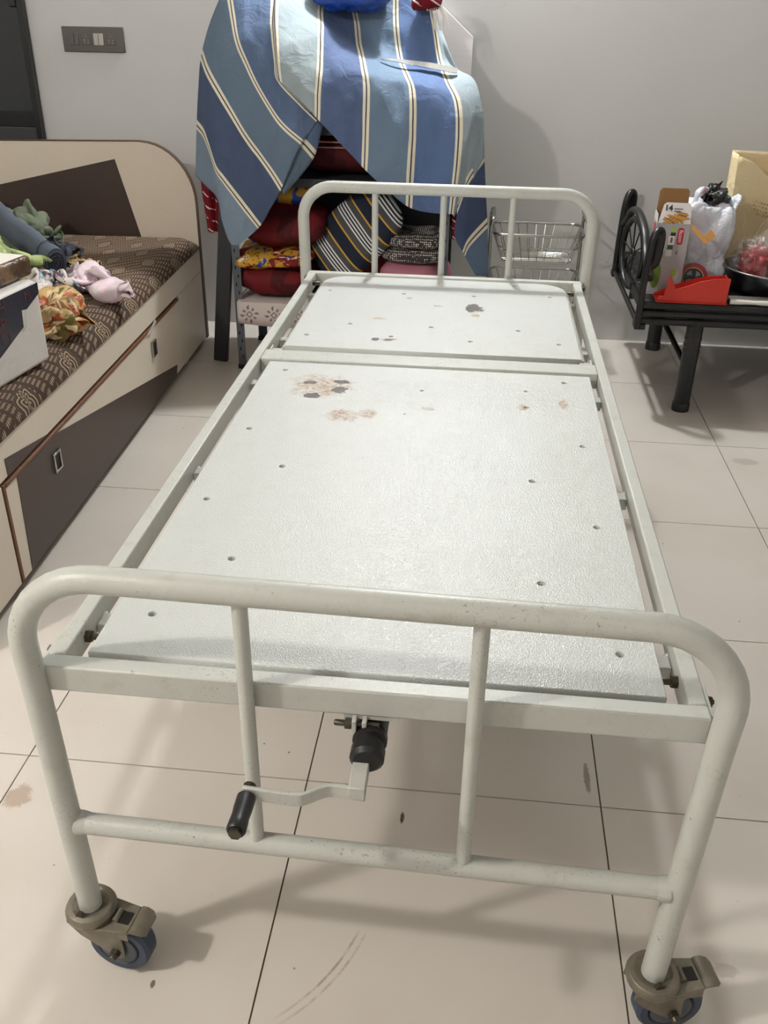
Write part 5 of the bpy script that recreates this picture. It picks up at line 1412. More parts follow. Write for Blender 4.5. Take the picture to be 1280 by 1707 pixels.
M_RED = print_mat('red_print', (96, 12, 20), [((66, 8, 14), 0.8, 0.56), ((38, 60, 130), 0.5, 0.66)], 9, 0.75)
M_DRED = print_mat('dark_red_blanket', (72, 14, 22), [((54, 10, 16), 0.8, 0.55)], 9, 0.85)
M_YEL = print_mat('yellow_print', (196, 148, 50), [((120, 22, 26), 0.8, 0.55), ((40, 70, 150), 0.6, 0.6), ((220, 210, 196), 1.2, 0.64), ((60, 24, 16), 2.0, 0.66)], 17, 0.75, line=(50, 20, 14))
M_YEL2 = print_mat('yellow_blue_print', (176, 136, 44), [((38, 62, 140), 0.4, 0.5), ((120, 20, 26), 0.5, 0.55)], 14, 0.75)
k = NT('grey_lattice', 0.85, 0, 0.2)
v1 = k.voronoi(120, vec=k.mapping(k.coord(), scale=(1, 1, 1)), rnd=0.25)
k.base(k.mix(k.step(v1, 0.3, 0.42), lin((206, 198, 190)), lin((58, 54, 54))))
M_LATT = k.m
M_PNK = simple('pink_cloth', (186, 120, 136), 0.8, var=0.08, nscale=10)
# pillow stripes across the long axis
k = NT('striped_pillow', 0.8, 0, 0.25)
s = k.sep(k.coord('Object'))
f = k.math('FRACT', k.math('ADD', k.math('DIVIDE', s[0], 0.155), 0.3))
c = k.ramp(f, [(0.0, lin((28, 34, 50))), (0.16, lin((196, 150, 52))), (0.2, lin((72, 72, 74))), (0.36, lin((214, 214, 216))), (0.4, lin((36, 36, 40))), (0.44, lin((214, 214, 216))), (0.48, lin((36, 36, 40))),
               (0.52, lin((214, 214, 216))), (0.56, lin((36, 36, 40))), (0.60, lin((214, 214, 216))), (0.64, lin((72, 72, 74))), (0.80, lin((196, 150, 52))), (0.84, lin((28, 34, 50)))], True)
k.base(c)
M_PIL = k.m
# off-white sheet over the bottom shelf
k = NT('medallion_cloth', 0.85, 0, 0.2)
s = k.sep(k.coord('Object'))
fu = k.math('SUBTRACT', k.math('FRACT', k.math('DIVIDE', s[0], 0.105)), 0.5)
fv = k.math('SUBTRACT', k.math('FRACT', k.math('DIVIDE', s[2], 0.10)), 0.5)
dd_ = k.math('ADD', k.math('ABSOLUTE', fu), k.math('ABSOLUTE', fv))
an = k.math('SINE', k.math('MULTIPLY', k.math('ARCTAN2', fv, fu), 8.0))
rg = k.math('MAXIMUM', k.math('MULTIPLY', k.math('LESS_THAN', k.math('ABSOLUTE', k.math('SUBTRACT', dd_, 0.12)), 0.03), 1.0),
            k.math('MULTIPLY', k.math('LESS_THAN', k.math('ABSOLUTE', k.math('SUBTRACT', dd_, 0.34)), 0.09), k.math('GREATER_THAN', an, 0.35)))
k.base(k.mix(rg, lin((196, 184, 178)), lin((118, 108, 112))))
M_MEDAL = k.m
sh_ = []
prof = [(0.40, 0.004), (0.02, 0.005), (-0.006, 0.0), (-0.010, -0.02), (-0.011, -0.06), (-0.010, -0.088)]
vs, fs = [], []
nseg = 60
for i in range(nseg + 1):
    x = 0.58 * i / nseg
    for j, (py, pz) in enumerate(prof):
        wv = 0.006 * noise.noise(Vector((x * 16, 0, 3))) * max(0, j - 1) * 0.6
        ext = -0.012 * math.sin(x * 9) if j == len(prof) - 1 else 0
        vs.append((x, py - abs(wv), pz + ext))
for i in range(nseg):
    for j in range(len(prof) - 1):
        a = i * len(prof) + j
        fs.append((a, a + 1, a + len(prof) + 1, a + len(prof)))
ms = MB().add(vs, fs).obj('shelf_cloth', M_MEDAL, smooth=60)
ms.modifiers.new('thick', 'SOLIDIFY').thickness = 0.002
place(ms, -0.885, 2.758, 0.3045)
tag(ms, 'off-white cloth with grey medallion print hanging over the bottom shelf', 'cloth')

SB = 0.312
o = place(pillow('red_quilt', M_RED, (0.34, 0.36, 0.135), wob=0.02, seed=2, fold=0.006), -0.735, 2.945, SB)
tag(o, 'folded red quilt at the bottom of the left stack on the rack', 'quilt', 'folded bedding on the rack')
o = place(pillow('yellow_print_cushion', M_YEL, (0.34, 0.36, 0.075), wob=0.02, seed=4), -0.74, 2.935, SB + 0.128, 0, R(-3))
tag(o, 'flat yellow cushion with red and blue print between red quilts', 'cushion', 'folded bedding on the rack')
o = place(pillow('dark_red_quilt', M_RED, (0.36, 0.36, 0.17), wob=0.022, seed=6, fold=0.006), -0.70, 2.955, SB + 0.198)
tag(o, 'larger red quilt lying on the yellow printed cushion', 'quilt', 'folded bedding on the rack')
o = place(pillow('yellow_blue_cushion', M_YEL2, (0.22, 0.28, 0.11), wob=0.014, seed=8), -0.66, 2.98, SB + 0.36)
tag(o, 'yellow, blue and red cushion on top of the left stack', 'cushion', 'folded bedding on the rack')
o = place(pillow('striped_pillow', M_PIL, (0.42, 0.27, 0.12), wob=0.008, seed=3, power=3.4), -0.40, 2.87, 0.565, R(66), R(-42), 0)
o.rotation_mode = 'XYZ'
o.matrix_world = Matrix.Translation((-0.40, 2.885, 0.575)) @ Matrix.Rotation(R(-44), 4, 'Y') @ Matrix.Rotation(R(62), 4, 'X') @ Matrix.Translation((0, 0, -0.065))
tag(o, 'navy pillow with white and yellow stripes leaning inside the rack', 'pillow')
o = place(pillow('red_comforter', M_RED, (0.32, 0.22, 0.22), wob=0.02, seed=12, fold=0.006), -0.36, 3.065, SB)
tag(o, 'puffy red comforter behind the leaning striped pillow', 'comforter', 'folded bedding on the rack')
o = place(pillow('pink_folded_cloth', M_PNK, (0.30, 0.30, 0.16), wob=0.012, seed=14, fold=0.008), -0.15, 2.945, SB)
tag(o, 'folded pink cloth under the grey lattice cloths', 'cloth', 'folded bedding on the rack')
for i, (dz, lb) in enumerate(((0.152, 'grey lattice print folded cloth lying directly on the pink cloth'), (0.212, 'upper of two grey lattice print folded cloths on the rack'))):
    o = place(pillow('lattice_cloth', M_LATT, (0.27 - i * 0.02, 0.26, 0.068), wob=0.010, seed=16 + i, fold=0.004), -0.155 + 0.004 * i, 2.935, SB + dz)
    tag(o, lb, 'cloth', 'folded bedding on the rack')
o = place(pillow('dark_red_blanket', M_DRED, (0.62, 0.34, 0.175), wob=0.012, seed=20, power=6), -0.36, 3.0, 0.804)
tag(o, 'dark red blanket folded on the upper shelf of the rack', 'blanket')
for zz in (0.108, 0.128):
    MB().box(-0.26, 0.26, -0.186, -0.172, zz, zz + 0.005).obj('stripe', simple('blanket_line', (150, 112, 96), 0.8), o)
# maroon scarf hanging at the left
k = NT('maroon_knit', 0.9, 0, 0.2)
s = k.sep(k.coord('Object'))
ln = k.math('LESS_THAN', k.math('FRACT', k.math('MULTIPLY', k.math('ADD', s[2], k.math('MULTIPLY', s[0], 0.6)), 22.0)), 0.16)
ln = k.math('MULTIPLY', ln, k.math('GREATER_THAN', k.noise(30, 2), 0.5))
k.base(k.mix(ln, lin((104, 18, 30)), lin((214, 196, 190))))
M_KNIT = k.m
vs, fs = [], []
for i in range(25):
    z = -0.30 * i / 24
    for j in range(13):
        x = 0.095 * j / 12
        vs.append((x + 0.03 * (i / 24), 0.012 * math.sin(j * 1.1 + i * 0.12) + 0.01 * noise.noise(Vector((x * 20, z * 9, 0))), z - 0.03 * x / 0.095))
for i in range(24):
    for j in range(12):
        a = i * 13 + j
        fs.append((a, a + 1, a + 14, a + 13))
o = MB().add(vs, fs).obj('maroon_scarf', M_KNIT, smooth=80)
o.modifiers.new('thick', 'SOLIDIFY').thickness = 0.006
place(o, -1.055, 2.90, 0.86)
tag(o, 'maroon scarf with white lines hanging out under the left of the sheet', 'scarf')
# second one at the right inside the rack
o2 = o.copy()
COL.objects.link(o2)
place(o2, -0.015, 2.80, 0.80)
o2.scale = (0.6, 0.6, 0.7)
tag(o2, 'end of a maroon cloth showing at the right post of the rack', 'cloth')

# things on top of the draped rack
k = NT('blue_plastic', 0.3, 0, 0.5)
k.base(k.mix(k.noise(8, 3), lin((14, 44, 120)), lin((26, 70, 160))))
k.bump(k.noise(30, 3, dist=1), 0.6, 0.01)
M_BLUEP = k.m
o = place(heap('blue_bundle', M_BLUEP, (0.16, 0.12, 0.16), 4.5, 0.018, 8, n=60), -0.44, 3.06, 1.375)
tag(o, 'shiny royal blue plastic bundle on top of the striped sheet', 'bundle')
o = place(heap('red_shawl', M_KNIT, (0.055, 0.06, 0.07), 8.5, 0.012, 14, n=40), -0.145, 3.1, 1.385)
tag(o, 'small red knitted shawl on top of the rack beside the white board', 'shawl')
fr_ = MB()
random.seed(3)
for i in range(9):
    x0 = -0.05 + i * 0.006
    fr_.tube([(x0 + 0.06, -0.045, 0.02), (x0 + 0.075 + random.uniform(-.01, .01), -0.055, -0.02), (x0 + 0.085 + random.uniform(-.01, .01), -0.055, -0.065)], 0.0022, 5)
fr_.obj('fringe', simple('fringe_white', (222, 216, 206), 0.9), o)
bd = MB().prism([(-0.60, 0.62), (0.0, 0.62), (0.0, 1.295), (-0.155, 1.425), (-0.60, 1.425)], 0.0, 0.018, 'Y').obj('white_board', None, bevel=0.002)
k = NT('white_board', 0.55)
k.base(k.mix(k.noise(8, 5, vec=k.mapping(k.coord(), scale=(0.4, 1, 9))), lin((208, 203, 202)), lin((226, 222, 221))))
bd.data.materials.clear()
bd.data.materials.append(k.m)
bd.location = (0.032, 3.285, -0.002)
bd.rotation_euler = (R(-4.0), 0, 0)
tag(bd, 'white painted board with a clipped corner standing behind the draped rack', 'board')
st = MB()
n_ = 12
vs, fs = [], []
for i in range(n_ + 1):
    t_ = i / n_
    hw = 0.005 + 0.019 * min(1, t_ * 1.6) * (1 if t_ < 0.95 else 0.8)
    for s_ in (-1, 1):
        for dz in (0, 0.003):
            vs.append((0.295 * t_, s_ * hw, dz + 0.004 * math.sin(t_ * 3)))
for i in range(n_):
    a = i * 4
    fs += [(a, a + 4, a + 5, a + 1), (a + 2, a + 3, a + 7, a + 6), (a + 1, a + 5, a + 7, a + 3), (a, a + 2, a + 6, a + 4)]
fs += [(0, 1, 3, 2), (n_ * 4, n_ * 4 + 2, n_ * 4 + 3, n_ * 4 + 1)]
o = st.add(vs, fs).obj('steel_strip', M_STEEL, smooth=40)
place(o, -0.305, 2.92, 1.222, R(20), R(7.2), R(2))
tag(o, 'thin tapered shiny steel strip lying on the striped sheet', 'steel strip')

# dark plank leaning by the rack
M_PLANK = simple('dark_plank', (44, 44, 46), 0.5, var=0.1)
o = MB().box(-0.031, 0.031, -0.015, 0.015, 0.0, 0.80).obj('dark_plank', M_PLANK, bevel=0.004)
place(o, -1.004, 2.86, 0.0035, 0, R(6.4), 0)
tag(o, 'dark painted post standing between the divan and the draped rack', 'plank')

# ================================================================= chrome wire basket stand
bs = thing('wire_basket_stand', 'chrome tiered wire basket stand behind the bed headboard', 'basket stand', (0.36, 3.14, 0))
bw, bdp = 0.19, 0.13
for sx in (-1, 1):
    for sy in (-1, 1):
        MB().tube([(sx * (bw + 0.012), sy * bdp, 0.006), (sx * (bw + 0.012), sy * bdp, 0.60), (sx * (bw + 0.006), sy * (bdp - 0.012), 0.625), (sx * bw, sy * (bdp - 0.03), 0.63)], 0.0065, 10).obj('upright', M_CHROME, bs, smooth=60)
    MB().tube([(sx * bw, -bdp + 0.03, 0.63), (sx * bw, bdp - 0.03, 0.63)], 0.006, 8).obj('end_bar', M_CHROME, bs, smooth=60)


def rrect(hx, hy, r, z, n=5):
    p = []
    for cx, cy, a0 in ((hx - r, hy - r, 0), (-hx + r, hy - r, 90), (-hx + r, -hy + r, 180), (hx - r, -hy + r, 270)):
        p += [(cx + r * math.cos(R(a0 + 90 * i / n)), cy + r * math.sin(R(a0 + 90 * i / n)), z) for i in range(n + 1)]
    return p


for zt in (0.565, 0.365, 0.165):
    rim = MB().tube(rrect(bw, bdp, 0.045, zt), 0.0062, 8, closed=True).obj('basket_rim', M_CHROME, bs, smooth=60)
    wi = MB()
    hx, hy, zb = bw * 0.78, bdp * 0.74, zt - 0.115
    wi.tube(rrect(hx, hy, 0.03, zb), 0.0025, 6, closed=True)
    wi.tube(rrect(bw * 0.9, bdp * 0.88, 0.035, zt - 0.055), 0.002, 6, closed=True)
    for i in range(9):
        f_ = -0.86 + 1.72 * i / 8
        wi.tube([(f_ * bw, -bdp, zt), (f_ * hx, -hy, zb), (f_ * hx, hy, zb), (f_ * bw, bdp, zt)], 0.0017, 5)
    for i in range(7):
        f_ = -0.8 + 1.6 * i / 6
        wi.tube([(-bw, f_ * bdp, zt), (-hx, f_ * hy, zb), (hx, f_ * hy, zb), (bw, f_ * bdp, zt)], 0.0017, 5)
    wi.obj('basket_wires', M_CHROME, rim, smooth=60)['kind'] = 'stuff'

# ================================================================= black iron cot on the right
cot = thing('black_cot', 'black iron cot with looped armrest and spoked wheel ornament', 'cot', (0.735, 2.54, 0))
CX1, CY1 = 1.80, 0.82
for i, z in enumerate((0.362, 0.392, 0.422)):
    MB().tube([(0.0, 0.014, z), (CX1, 0.014, z)], 0.0145, 12).obj('front_rail', M_BLACKIRON, cot, smooth=60)
    MB().tube([(0.0, CY1, z), (CX1, CY1, z)], 0.0145, 12).obj('back_rail', M_BLACKIRON, cot, smooth=60)
for i in range(9):
    y0 = 0.032 + i * 0.0865
    MB().box(0.02, CX1, y0, y0 + 0.0855, 0.418, 0.436).obj('slat', M_BLACKIRON, cot, bevel=0.003)
for x in (0.03, CX1 / 2, CX1 - 0.03):
    MB().box(x - 0.02, x + 0.02, 0.02, CY1 - 0.01, 0.385, 0.417).obj('cross_bearer', M_BLACKIRON, cot)
for x in (0.222, CX1 - 0.22):
    for y in (0.03, CY1 - 0.05):
        lg = MB().tube([(x, y, 0.0), (x, y, 0.02), (x, y, 0.37)], 0.0315, 18).obj('leg', M_BLACKIRON, cot, smooth=60)
        MB().lathe([(0.0345, 0.0), (0.0345, 0.03), (0.033, 0.034)], 18, Matrix.Translation((x, y, 0))).obj('foot', M_BLACK, lg)
        for q in range(3):
            MB().lathe([(0.0318, 0.24 + q * 0.025), (0.0335, 0.247 + q * 0.025), (0.0318, 0.254 + q * 0.025)], 18, Matrix.Translation((x, y, 0))).obj('wrap_ring', M_BLACK, lg)
    MB().tube([(x, 0.05, 0.17), (x - 0.12, 0.40, 0.36)], 0.011, 10).obj('brace', M_BLACKIRON, cot, smooth=60)
    MB().tube([(x, CY1 - 0.07, 0.17), (x - 0.12, 0.44, 0.36)], 0.011, 10).obj('brace', M_BLACKIRON, cot, smooth=60)
# armrest: two flat loop-topped posts, wheel, top arc and lower bar
for y0, sgn in ((0.005, 1), (0.775, -1)):
    # post: tall flat bar closed by a narrow loop leaning over the seat
    lp = [(0.0, y0 + 0.004, 0.335), (0.0, y0 + 0.002, 0.50), (0.004, y0, 0.63), (0.010, y0 + 0.002, 0.675), (0.020, y0 + 0.012, 0.695), (0.032, y0 + 0.024, 0.692), (0.040, y0 + 0.034, 0.670), (0.040, y0 + 0.040, 0.62), (0.034, y0 + 0.044, 0.575), (0.020, y0 + 0.044, 0.565)]
    pv = [Vector(p) for p in lp]
    pts = [spline(pv, i * (len(pv) - 1) / 40) for i in range(41)]
    ap = MB().tube(pts, 0.0165, 12, flat=(0.8, 1.25)).obj('armrest_post', M_BLACKIRON, cot, smooth=60)
    MB().box(-0.012, 0.03, y0 - 0.008, y0 + 0.05, 0.33, 0.352).obj('post_base', M_BLACKIRON, ap, bevel=0.004)
wc = Vector((0.020, 0.485, 0.505))
wd = Vector((-0.17, 1.0, 0)).normalized()


def wp(a, r):
    return wc + wd * math.cos(a) * r * 1.0 + Vector((0, 0, 1)) * math.sin(a) * r


wheel = MB().tube([wp(2 * math.pi * i / 40, 0.138) for i in range(40)], 0.0125, 10, closed=True).obj('wheel_ring', M_BLACKIRON, cot, smooth=60)
MB().tube([wp(2 * math.pi * i / 24, 0.018) for i in range(24)], 0.008, 8, closed=True).obj('wheel_hub', M_BLACKIRON, wheel, smooth=60)
for i in range(10):
    a = 2 * math.pi * (i + 0.3) / 10
    MB().tube([wp(a, 0.018), wp(a, 0.132)], 0.0032, 6).obj('spoke', M_BLACKIRON, wheel)
ap_ = [Vector((0.01, 0.775, 0.56)), Vector((0.012, 0.70, 0.60)), Vector((0.016, 0.60, 0.66)), Vector((0.022, 0.48, 0.672)), Vector((0.032, 0.34, 0.63)), Vector((0.036, 0.25, 0.56)), Vector((0.03, 0.10, 0.52)), Vector((0.02, 0.03, 0.52))]
MB().tube([spline(ap_, i * 7 / 40) for i in range(41)], 0.017, 12, flat=(1.0, 0.7)).obj('top_arc', M_BLACKIRON, cot, smooth=60)
MB().tube([(0.0, 0.01, 0.352), (0.0, 0.79, 0.352)], 0.010, 10).obj('lower_bar', M_BLACKIRON, cot, smooth=60)
MB().box(0.010, 0.026, 0.33, 0.36, 0.355, 0.42).obj('wheel_foot', M_BLACKIRON, wheel)
MB().box(0.004, 0.02, 0.60, 0.64, 0.355, 0.46).obj('wheel_foot', M_BLACKIRON, wheel)
CT = 0.4365   # top of the cot slats

# ---------------------------------------------------------------- vegetable cutter carton
k = NT('carton_print', 0.45)
s = k.sep(k.coord('Object'))
c = k.mix(k.noise(6, 3), lin((150, 147, 148)), lin((166, 163, 164)))
g1 = k.math('ADD', k.math('MULTIPLY', k.math('DIVIDE', k.math('SUBTRACT', s[0], 0.022), 0.02), k.math('DIVIDE', k.math('SUBTRACT', s[0], 0.022), 0.02)), k.math('MULTIPLY', k.math('DIVIDE', k.math('SUBTRACT', s[2], 0.075), 0.055), k.math('DIVIDE', k.math('SUBTRACT', s[2], 0.075), 0.055)))
c = k.mix(k.step(g1, 1.0, 0.8), c, k.mix(k.noise(60, 2), lin((48, 74, 22)), lin((112, 140, 48))))
g2 = k.math('ADD', k.math('POWER', k.math('DIVIDE', k.math('SUBTRACT', s[0], 0.088), 0.011), 2.0), k.math('POWER', k.math('DIVIDE', k.math('SUBTRACT', s[2], 0.085), 0.018), 2.0))
c = k.mix(k.step(g2, 1.0, 0.8), c, lin((136, 158, 60)))
g3 = k.math('MULTIPLY', k.math('LESS_THAN', k.math('ABSOLUTE', k.math('SUBTRACT', s[0], 0.022)), 0.017), k.math('LESS_THAN', k.math('ABSOLUTE', k.math('SUBTRACT', s[2], 0.158)), 0.017))
c = k.mix(g3, c, k.mix(k.step(k.noise(40, 2), 0.48, 0.55), lin((226, 224, 216)), lin((128, 140, 56))))
k.base(c)
M_CARTON = k.m
M_KRAFT = simple('kraft_inside', (150, 112, 66), 0.75, var=0.06)
M_ORANGE = simple('kraft_flap', (214, 160, 96), 0.7, var=0.05)
M_CWHITE = simple('carton_white', (204, 198, 196), 0.45, var=0.03)
M_RLOGO = simple('logo_red', (176, 28, 52), 0.35)
M_WHITE = simple('print_white', (232, 228, 224), 0.5)
M_INK = simple('print_ink', (40, 38, 40), 0.5)
bxc = thing('cutter_carton', 'grey printed carton with french fries picture and open flaps on the cot', 'carton', (0.772, 2.665, CT), R(-3))
cw, cd, ch = 0.122, 0.115, 0.268
m = MB()
m.box(0, cw, 0, 0.0015, 0, ch).box(0, cw, cd - 0.0015, cd, 0, ch).box(0, 0.0015, 0.0015, cd - 0.0015, 0, ch).box(cw - 0.0015, cw, 0.0015, cd - 0.0015, 0, ch).box(0.0015, cw - 0.0015, 0.0015, cd - 0.0015, 0, 0.002)
m.obj('body', M_CARTON, bxc)
MB().prism([(0.004, ch), (cw - 0.004, ch), (cw - 0.006, ch + 0.098), (cw - 0.014, ch + 0.108), (0.016, ch + 0.108), (0.006, ch + 0.098)], cd - 0.003, cd - 0.0015, 'Y').obj('back_flap', M_KRAFT, bxc)
FT = Matrix.Translation((0, 0.0015, ch)) @ Matrix.Rotation(R(-24), 4, 'X')
ff = MB().prism([(0.002, 0.0), (cw - 0.002, 0.0), (cw - 0.004, 0.066), (cw - 0.014, 0.076), (0.028, 0.076), (0.018, 0.068)], -0.0015, 0.0, 'Y', FT).obj('front_flap', M_CWHITE, bxc)
fx = Matrix.Rotation(math.pi / 2, 4, 'X')
text('numeral', '14', 0.030, M_INK, ff, FT @ Matrix.Translation((0.036, -0.0022, 0.055)) @ fx, bold=0.0009)
for q in range(2):
    MB().box(0.056, 0.088 - q * 0.008, -0.0022, -0.0016, 0.052 - q * 0.009, 0.055 - q * 0.009, FT).obj('print_line', M_INK, ff)
random.seed(11)
M_FRY2 = simple('fries_print_dark', (140, 90, 36), 0.5, var=0.1)
M_FRY = simple('fries_print', (196, 142, 62), 0.5, var=0.15, nscale=120)
for q in range(44):
    L_ = random.uniform(0.028, 0.046)
    a = random.uniform(-0.5, 0.45)
    cx = random.uniform(0.04, 0.097)
    cz_ = random.uniform(0.005, 0.012 + 0.03 * (1 - min(1, abs(cx - 0.085) / 0.05)))
    Q = FT @ Matrix.Translation((cx, -0.0018 - 0.00006 * q, cz_)) @ Matrix.Rotation(a, 4, 'Y')
    MB().box(-L_ / 2, L_ / 2, -0.0006, 0, -0.0022, 0.0022, Q).obj('fry_print', M_FRY if q % 3 else M_FRY2, ff)
rf = MB()
rf.prism([(0, 0.002), (0.028, -0.016), (0.056, -0.040), (0.074, -0.066), (0.058, -0.066), (0.030, -0.040), (0, -0.010)], 0.002, 0.0035, 'Y', Matrix.Translation((cw, 0, ch)))
rf.prism([(0.056, -0.040), (0.076, -0.014), (0.099, -0.040), (0.074, -0.066)], -0.004, -0.0025, 'Y', Matrix.Translation((cw, 0.004, ch)) @ Matrix.Rotation(R(10), 4, 'X'))
rf.obj('side_flap', M_ORANGE, bxc)
MB().prism([(0.003, ch), (cd - 0.003, ch), (cd - 0.012, ch + 0.03), (0.012, ch + 0.03)], -0.0005, 0.0008, 'X').obj('side_flap', M_CWHITE, bxc)
for q in range(5):
    MB().box(-0.0006, 0.0001, 0.03 + q * 0.012, 0.036 + q * 0.012, ch - 0.10, ch - 0.01).obj('side_print', M_RLOGO, bxc)
lg_ = MB().prism([(cw - 0.031 + x_, ch - 0.045 + z_) for x_, z_ in [(0.0115 * math.copysign(abs(math.cos(t)) ** .4, math.cos(t)), 0.031 * math.copysign(abs(math.sin(t)) ** .4, math.sin(t))) for t in [2 * math.pi * i / 28 for i in range(28)]]], -0.001, -0.0003, 'Y').obj('logo_badge', M_RLOGO, bxc)
text('logo_text', 'ficom', 0.021, M_WHITE, lg_, Matrix.Translation((cw - 0.031, -0.0012, ch - 0.045)) @ fx @ Matrix.Rotation(R(-90), 4, 'Z'))
text('numeral', '14', 0.014, M_INK, bxc, Matrix.Translation((cw - 0.036, -0.0008, ch - 0.105)) @ fx @ Matrix.Rotation(R(-90), 4, 'Z'))
for (x_, z_, w_, h_, mm) in ((0.064, ch - 0.022, 0.008, 0.01, simple('p_green', (150, 176, 84), 0.5)), (0.064, ch - 0.038, 0.009, 0.006, M_INK), (0.061, ch - 0.062, 0.011, 0.016, M_WHITE), (0.061, ch - 0.060, 0.004, 0.010, M_RLOGO), (0.060, ch - 0.087, 0.010, 0.008, simple('p_dgreen', (54, 82, 50), 0.5)), (0.058, ch - 0.108, 0.011, 0.012, M_CWHITE)):
    MB().box(x_ - w_, x_ + w_, -0.0008, -0.0001 if mm not in (M_RLOGO,) else -0.0003, z_ - h_, z_ + h_).obj('print_patch', mm, bxc)

# ---------------------------------------------------------------- red plastic cutter base
M_REDP = simple('red_plastic', (186, 46, 32), 0.38, var=0.06)
rb_ = thing('red_cutter_base', 'red plastic wedge-shaped slicer base at the front of the cot', 'slicer base', (0.795, 2.553, CT))
outl = [(0.0, 0.0), (0.0, 0.012), (0.022, 0.022), (0.034, 0.098), (0.040, 0.099), (0.062, 0.050), (0.10, 0.062), (0.15, 0.083), (0.20, 0.094), (0.25, 0.098), (0.257, 0.094), (0.255, 0.0)]
MB().prism(outl, 0.004, 0.0075, 'Y').obj('front_wall', M_REDP, rb_, bevel=0.001)
MB().prism([(x, z * 0.9) for x, z in outl if x > 0.05 or z < 0.02], 0.085, 0.088, 'Y').obj('back_wall', M_REDP, rb_)
MB().box(0.252, 0.255, 0.0075, 0.085, 0.004, 0.09).obj('end_wall', M_REDP, rb_)
MB().box(-0.003, 0.258, -0.003, 0.092, 0.0, 0.004).obj('base_flange', M_REDP, rb_, bevel=0.001)

# ---------------------------------------------------------------- round red lid with black centre
ld_ = thing('red_rimmed_lid', 'round lid with red rim and black centre standing behind the red slicer base', 'lid', (0.945, 2.705, CT + 0.058))
ld_.rotation_euler = (R(-14), 0, R(-6))
LT = Matrix.Identity(4)
MB().lathe([(0.036, -0.003), (0.038, -0.007), (0.055, -0.006), (0.0565, 0.0), (0.055, 0.005), (0.036, 0.005)], 36, LT, axis='Y').obj('rim', simple('lid_red', (138, 26, 38), 0.35), ld_)
MB().lathe([(0.0365, -0.0075), (0.038, -0.008), (0.040, -0.0072)], 36, LT, axis='Y').obj('gold_line', simple('lid_gold', (180, 150, 104), 0.4), ld_)
MB().lathe([(0.0365, -0.0078), (0.034, -0.0085), (0.004, -0.0085)], 36, LT, axis='Y').obj('centre', M_BLACK, ld_)
for a0 in (20, 110, 200, 290):
    pl = [(0.009 * math.cos(R(a0)), 0.009 * math.sin(R(a0)))] + [(0.029 * math.cos(R(a0 + q * 10)), 0.029 * math.sin(R(a0 + q * 10))) for q in range(0, 6)]
    MB().prism(pl, -0.0095, -0.0086, 'Y').obj('window', simple('lid_grey', (120, 122, 126), 0.3), ld_)

# ---------------------------------------------------------------- bags
k = NT('white_polythene', 0.32, 0, 0.5)
k.base(k.mix(k.noise(5, 3), lin((196, 198, 208)), lin((226, 226, 232))))
k.b.inputs['Subsurface Weight'].default_value = 0.15
k.bump(k.noise(22, 4, 0.6, dist=1.4), 0.8, 0.012)
M_POLYB = k.m
wb_ = thing('white_plastic_bag', 'full white plastic carrier bag standing behind the carton on the cot', 'plastic bag', (1.0, 2.86, CT), R(8))
heap('body', M_POLYB, (0.098, 0.088, 0.315), 17.0, 0.022, 7, (1, 1, 0.5), power=3.6, parent=wb_, n=120)
for (p0, p1, p2) in (((-0.075, -0.01, 0.27), (-0.055, 0.0, 0.355), (0.0, 0.04, 0.345)), ((0.07, -0.02, 0.26), (0.098, -0.01, 0.325), (0.06, 0.03, 0.295))):
    pv = [Vector(p0), Vector(p1), Vector(p2)]
    MB().tube([spline(pv, i * 2 / 16) for i in range(17)], [0.020 + 0.004 * math.sin(i) for i in range(17)], 12, flat=(0.45, 1.0)).obj('handle', M_POLYB, wb_, smooth=80)
k = NT('black_polythene', 0.22, 0, 0.6)
k.base(lin((10, 10, 11)))
k.bump(k.noise(30, 4, 0.6, dist=1.5), 0.9, 0.012)
M_BPOLY = k.m
o = place(heap('black_plastic_bag', M_BPOLY, (0.046, 0.04, 0.085), 15.5, 0.022, 11, n=90), 1.0, 2.88, CT + 0.295, 0, R(20), 0)
f_ = crumple('loose_fold', M_BPOLY, 'a', (0.125, 0.10, 0.10), o)
f_.location = (0.008, -0.006, 0.006)
tag(o, 'crumpled shiny black plastic bag poking out of the white carrier bag', 'plastic bag')
o = place(heap('teal_packet', simple('teal_plastic', (28, 122, 122), 0.4), (0.03, 0.025, 0.05), 3.5, 0.006, 12, n=30), 1.09, 3.0, CT + 0.27)
o2 = None
tag(o, 'small teal packet between the black plastic bag and the paper bag', 'packet')

k = NT('paper_tan', 0.7, 0, 0.3)
k.base(k.mix(k.noise(5, 4), lin((206, 184, 140)), lin((224, 206, 168))))
k.bump(k.noise(14, 4, 0.6, dist=1.0), 0.6, 0.012)
M_PAPER = k.m
pb = thing('paper_bag', 'tall open tan paper bag standing at the back of the cot', 'paper bag', (1.268, 3.12, CT), R(6))


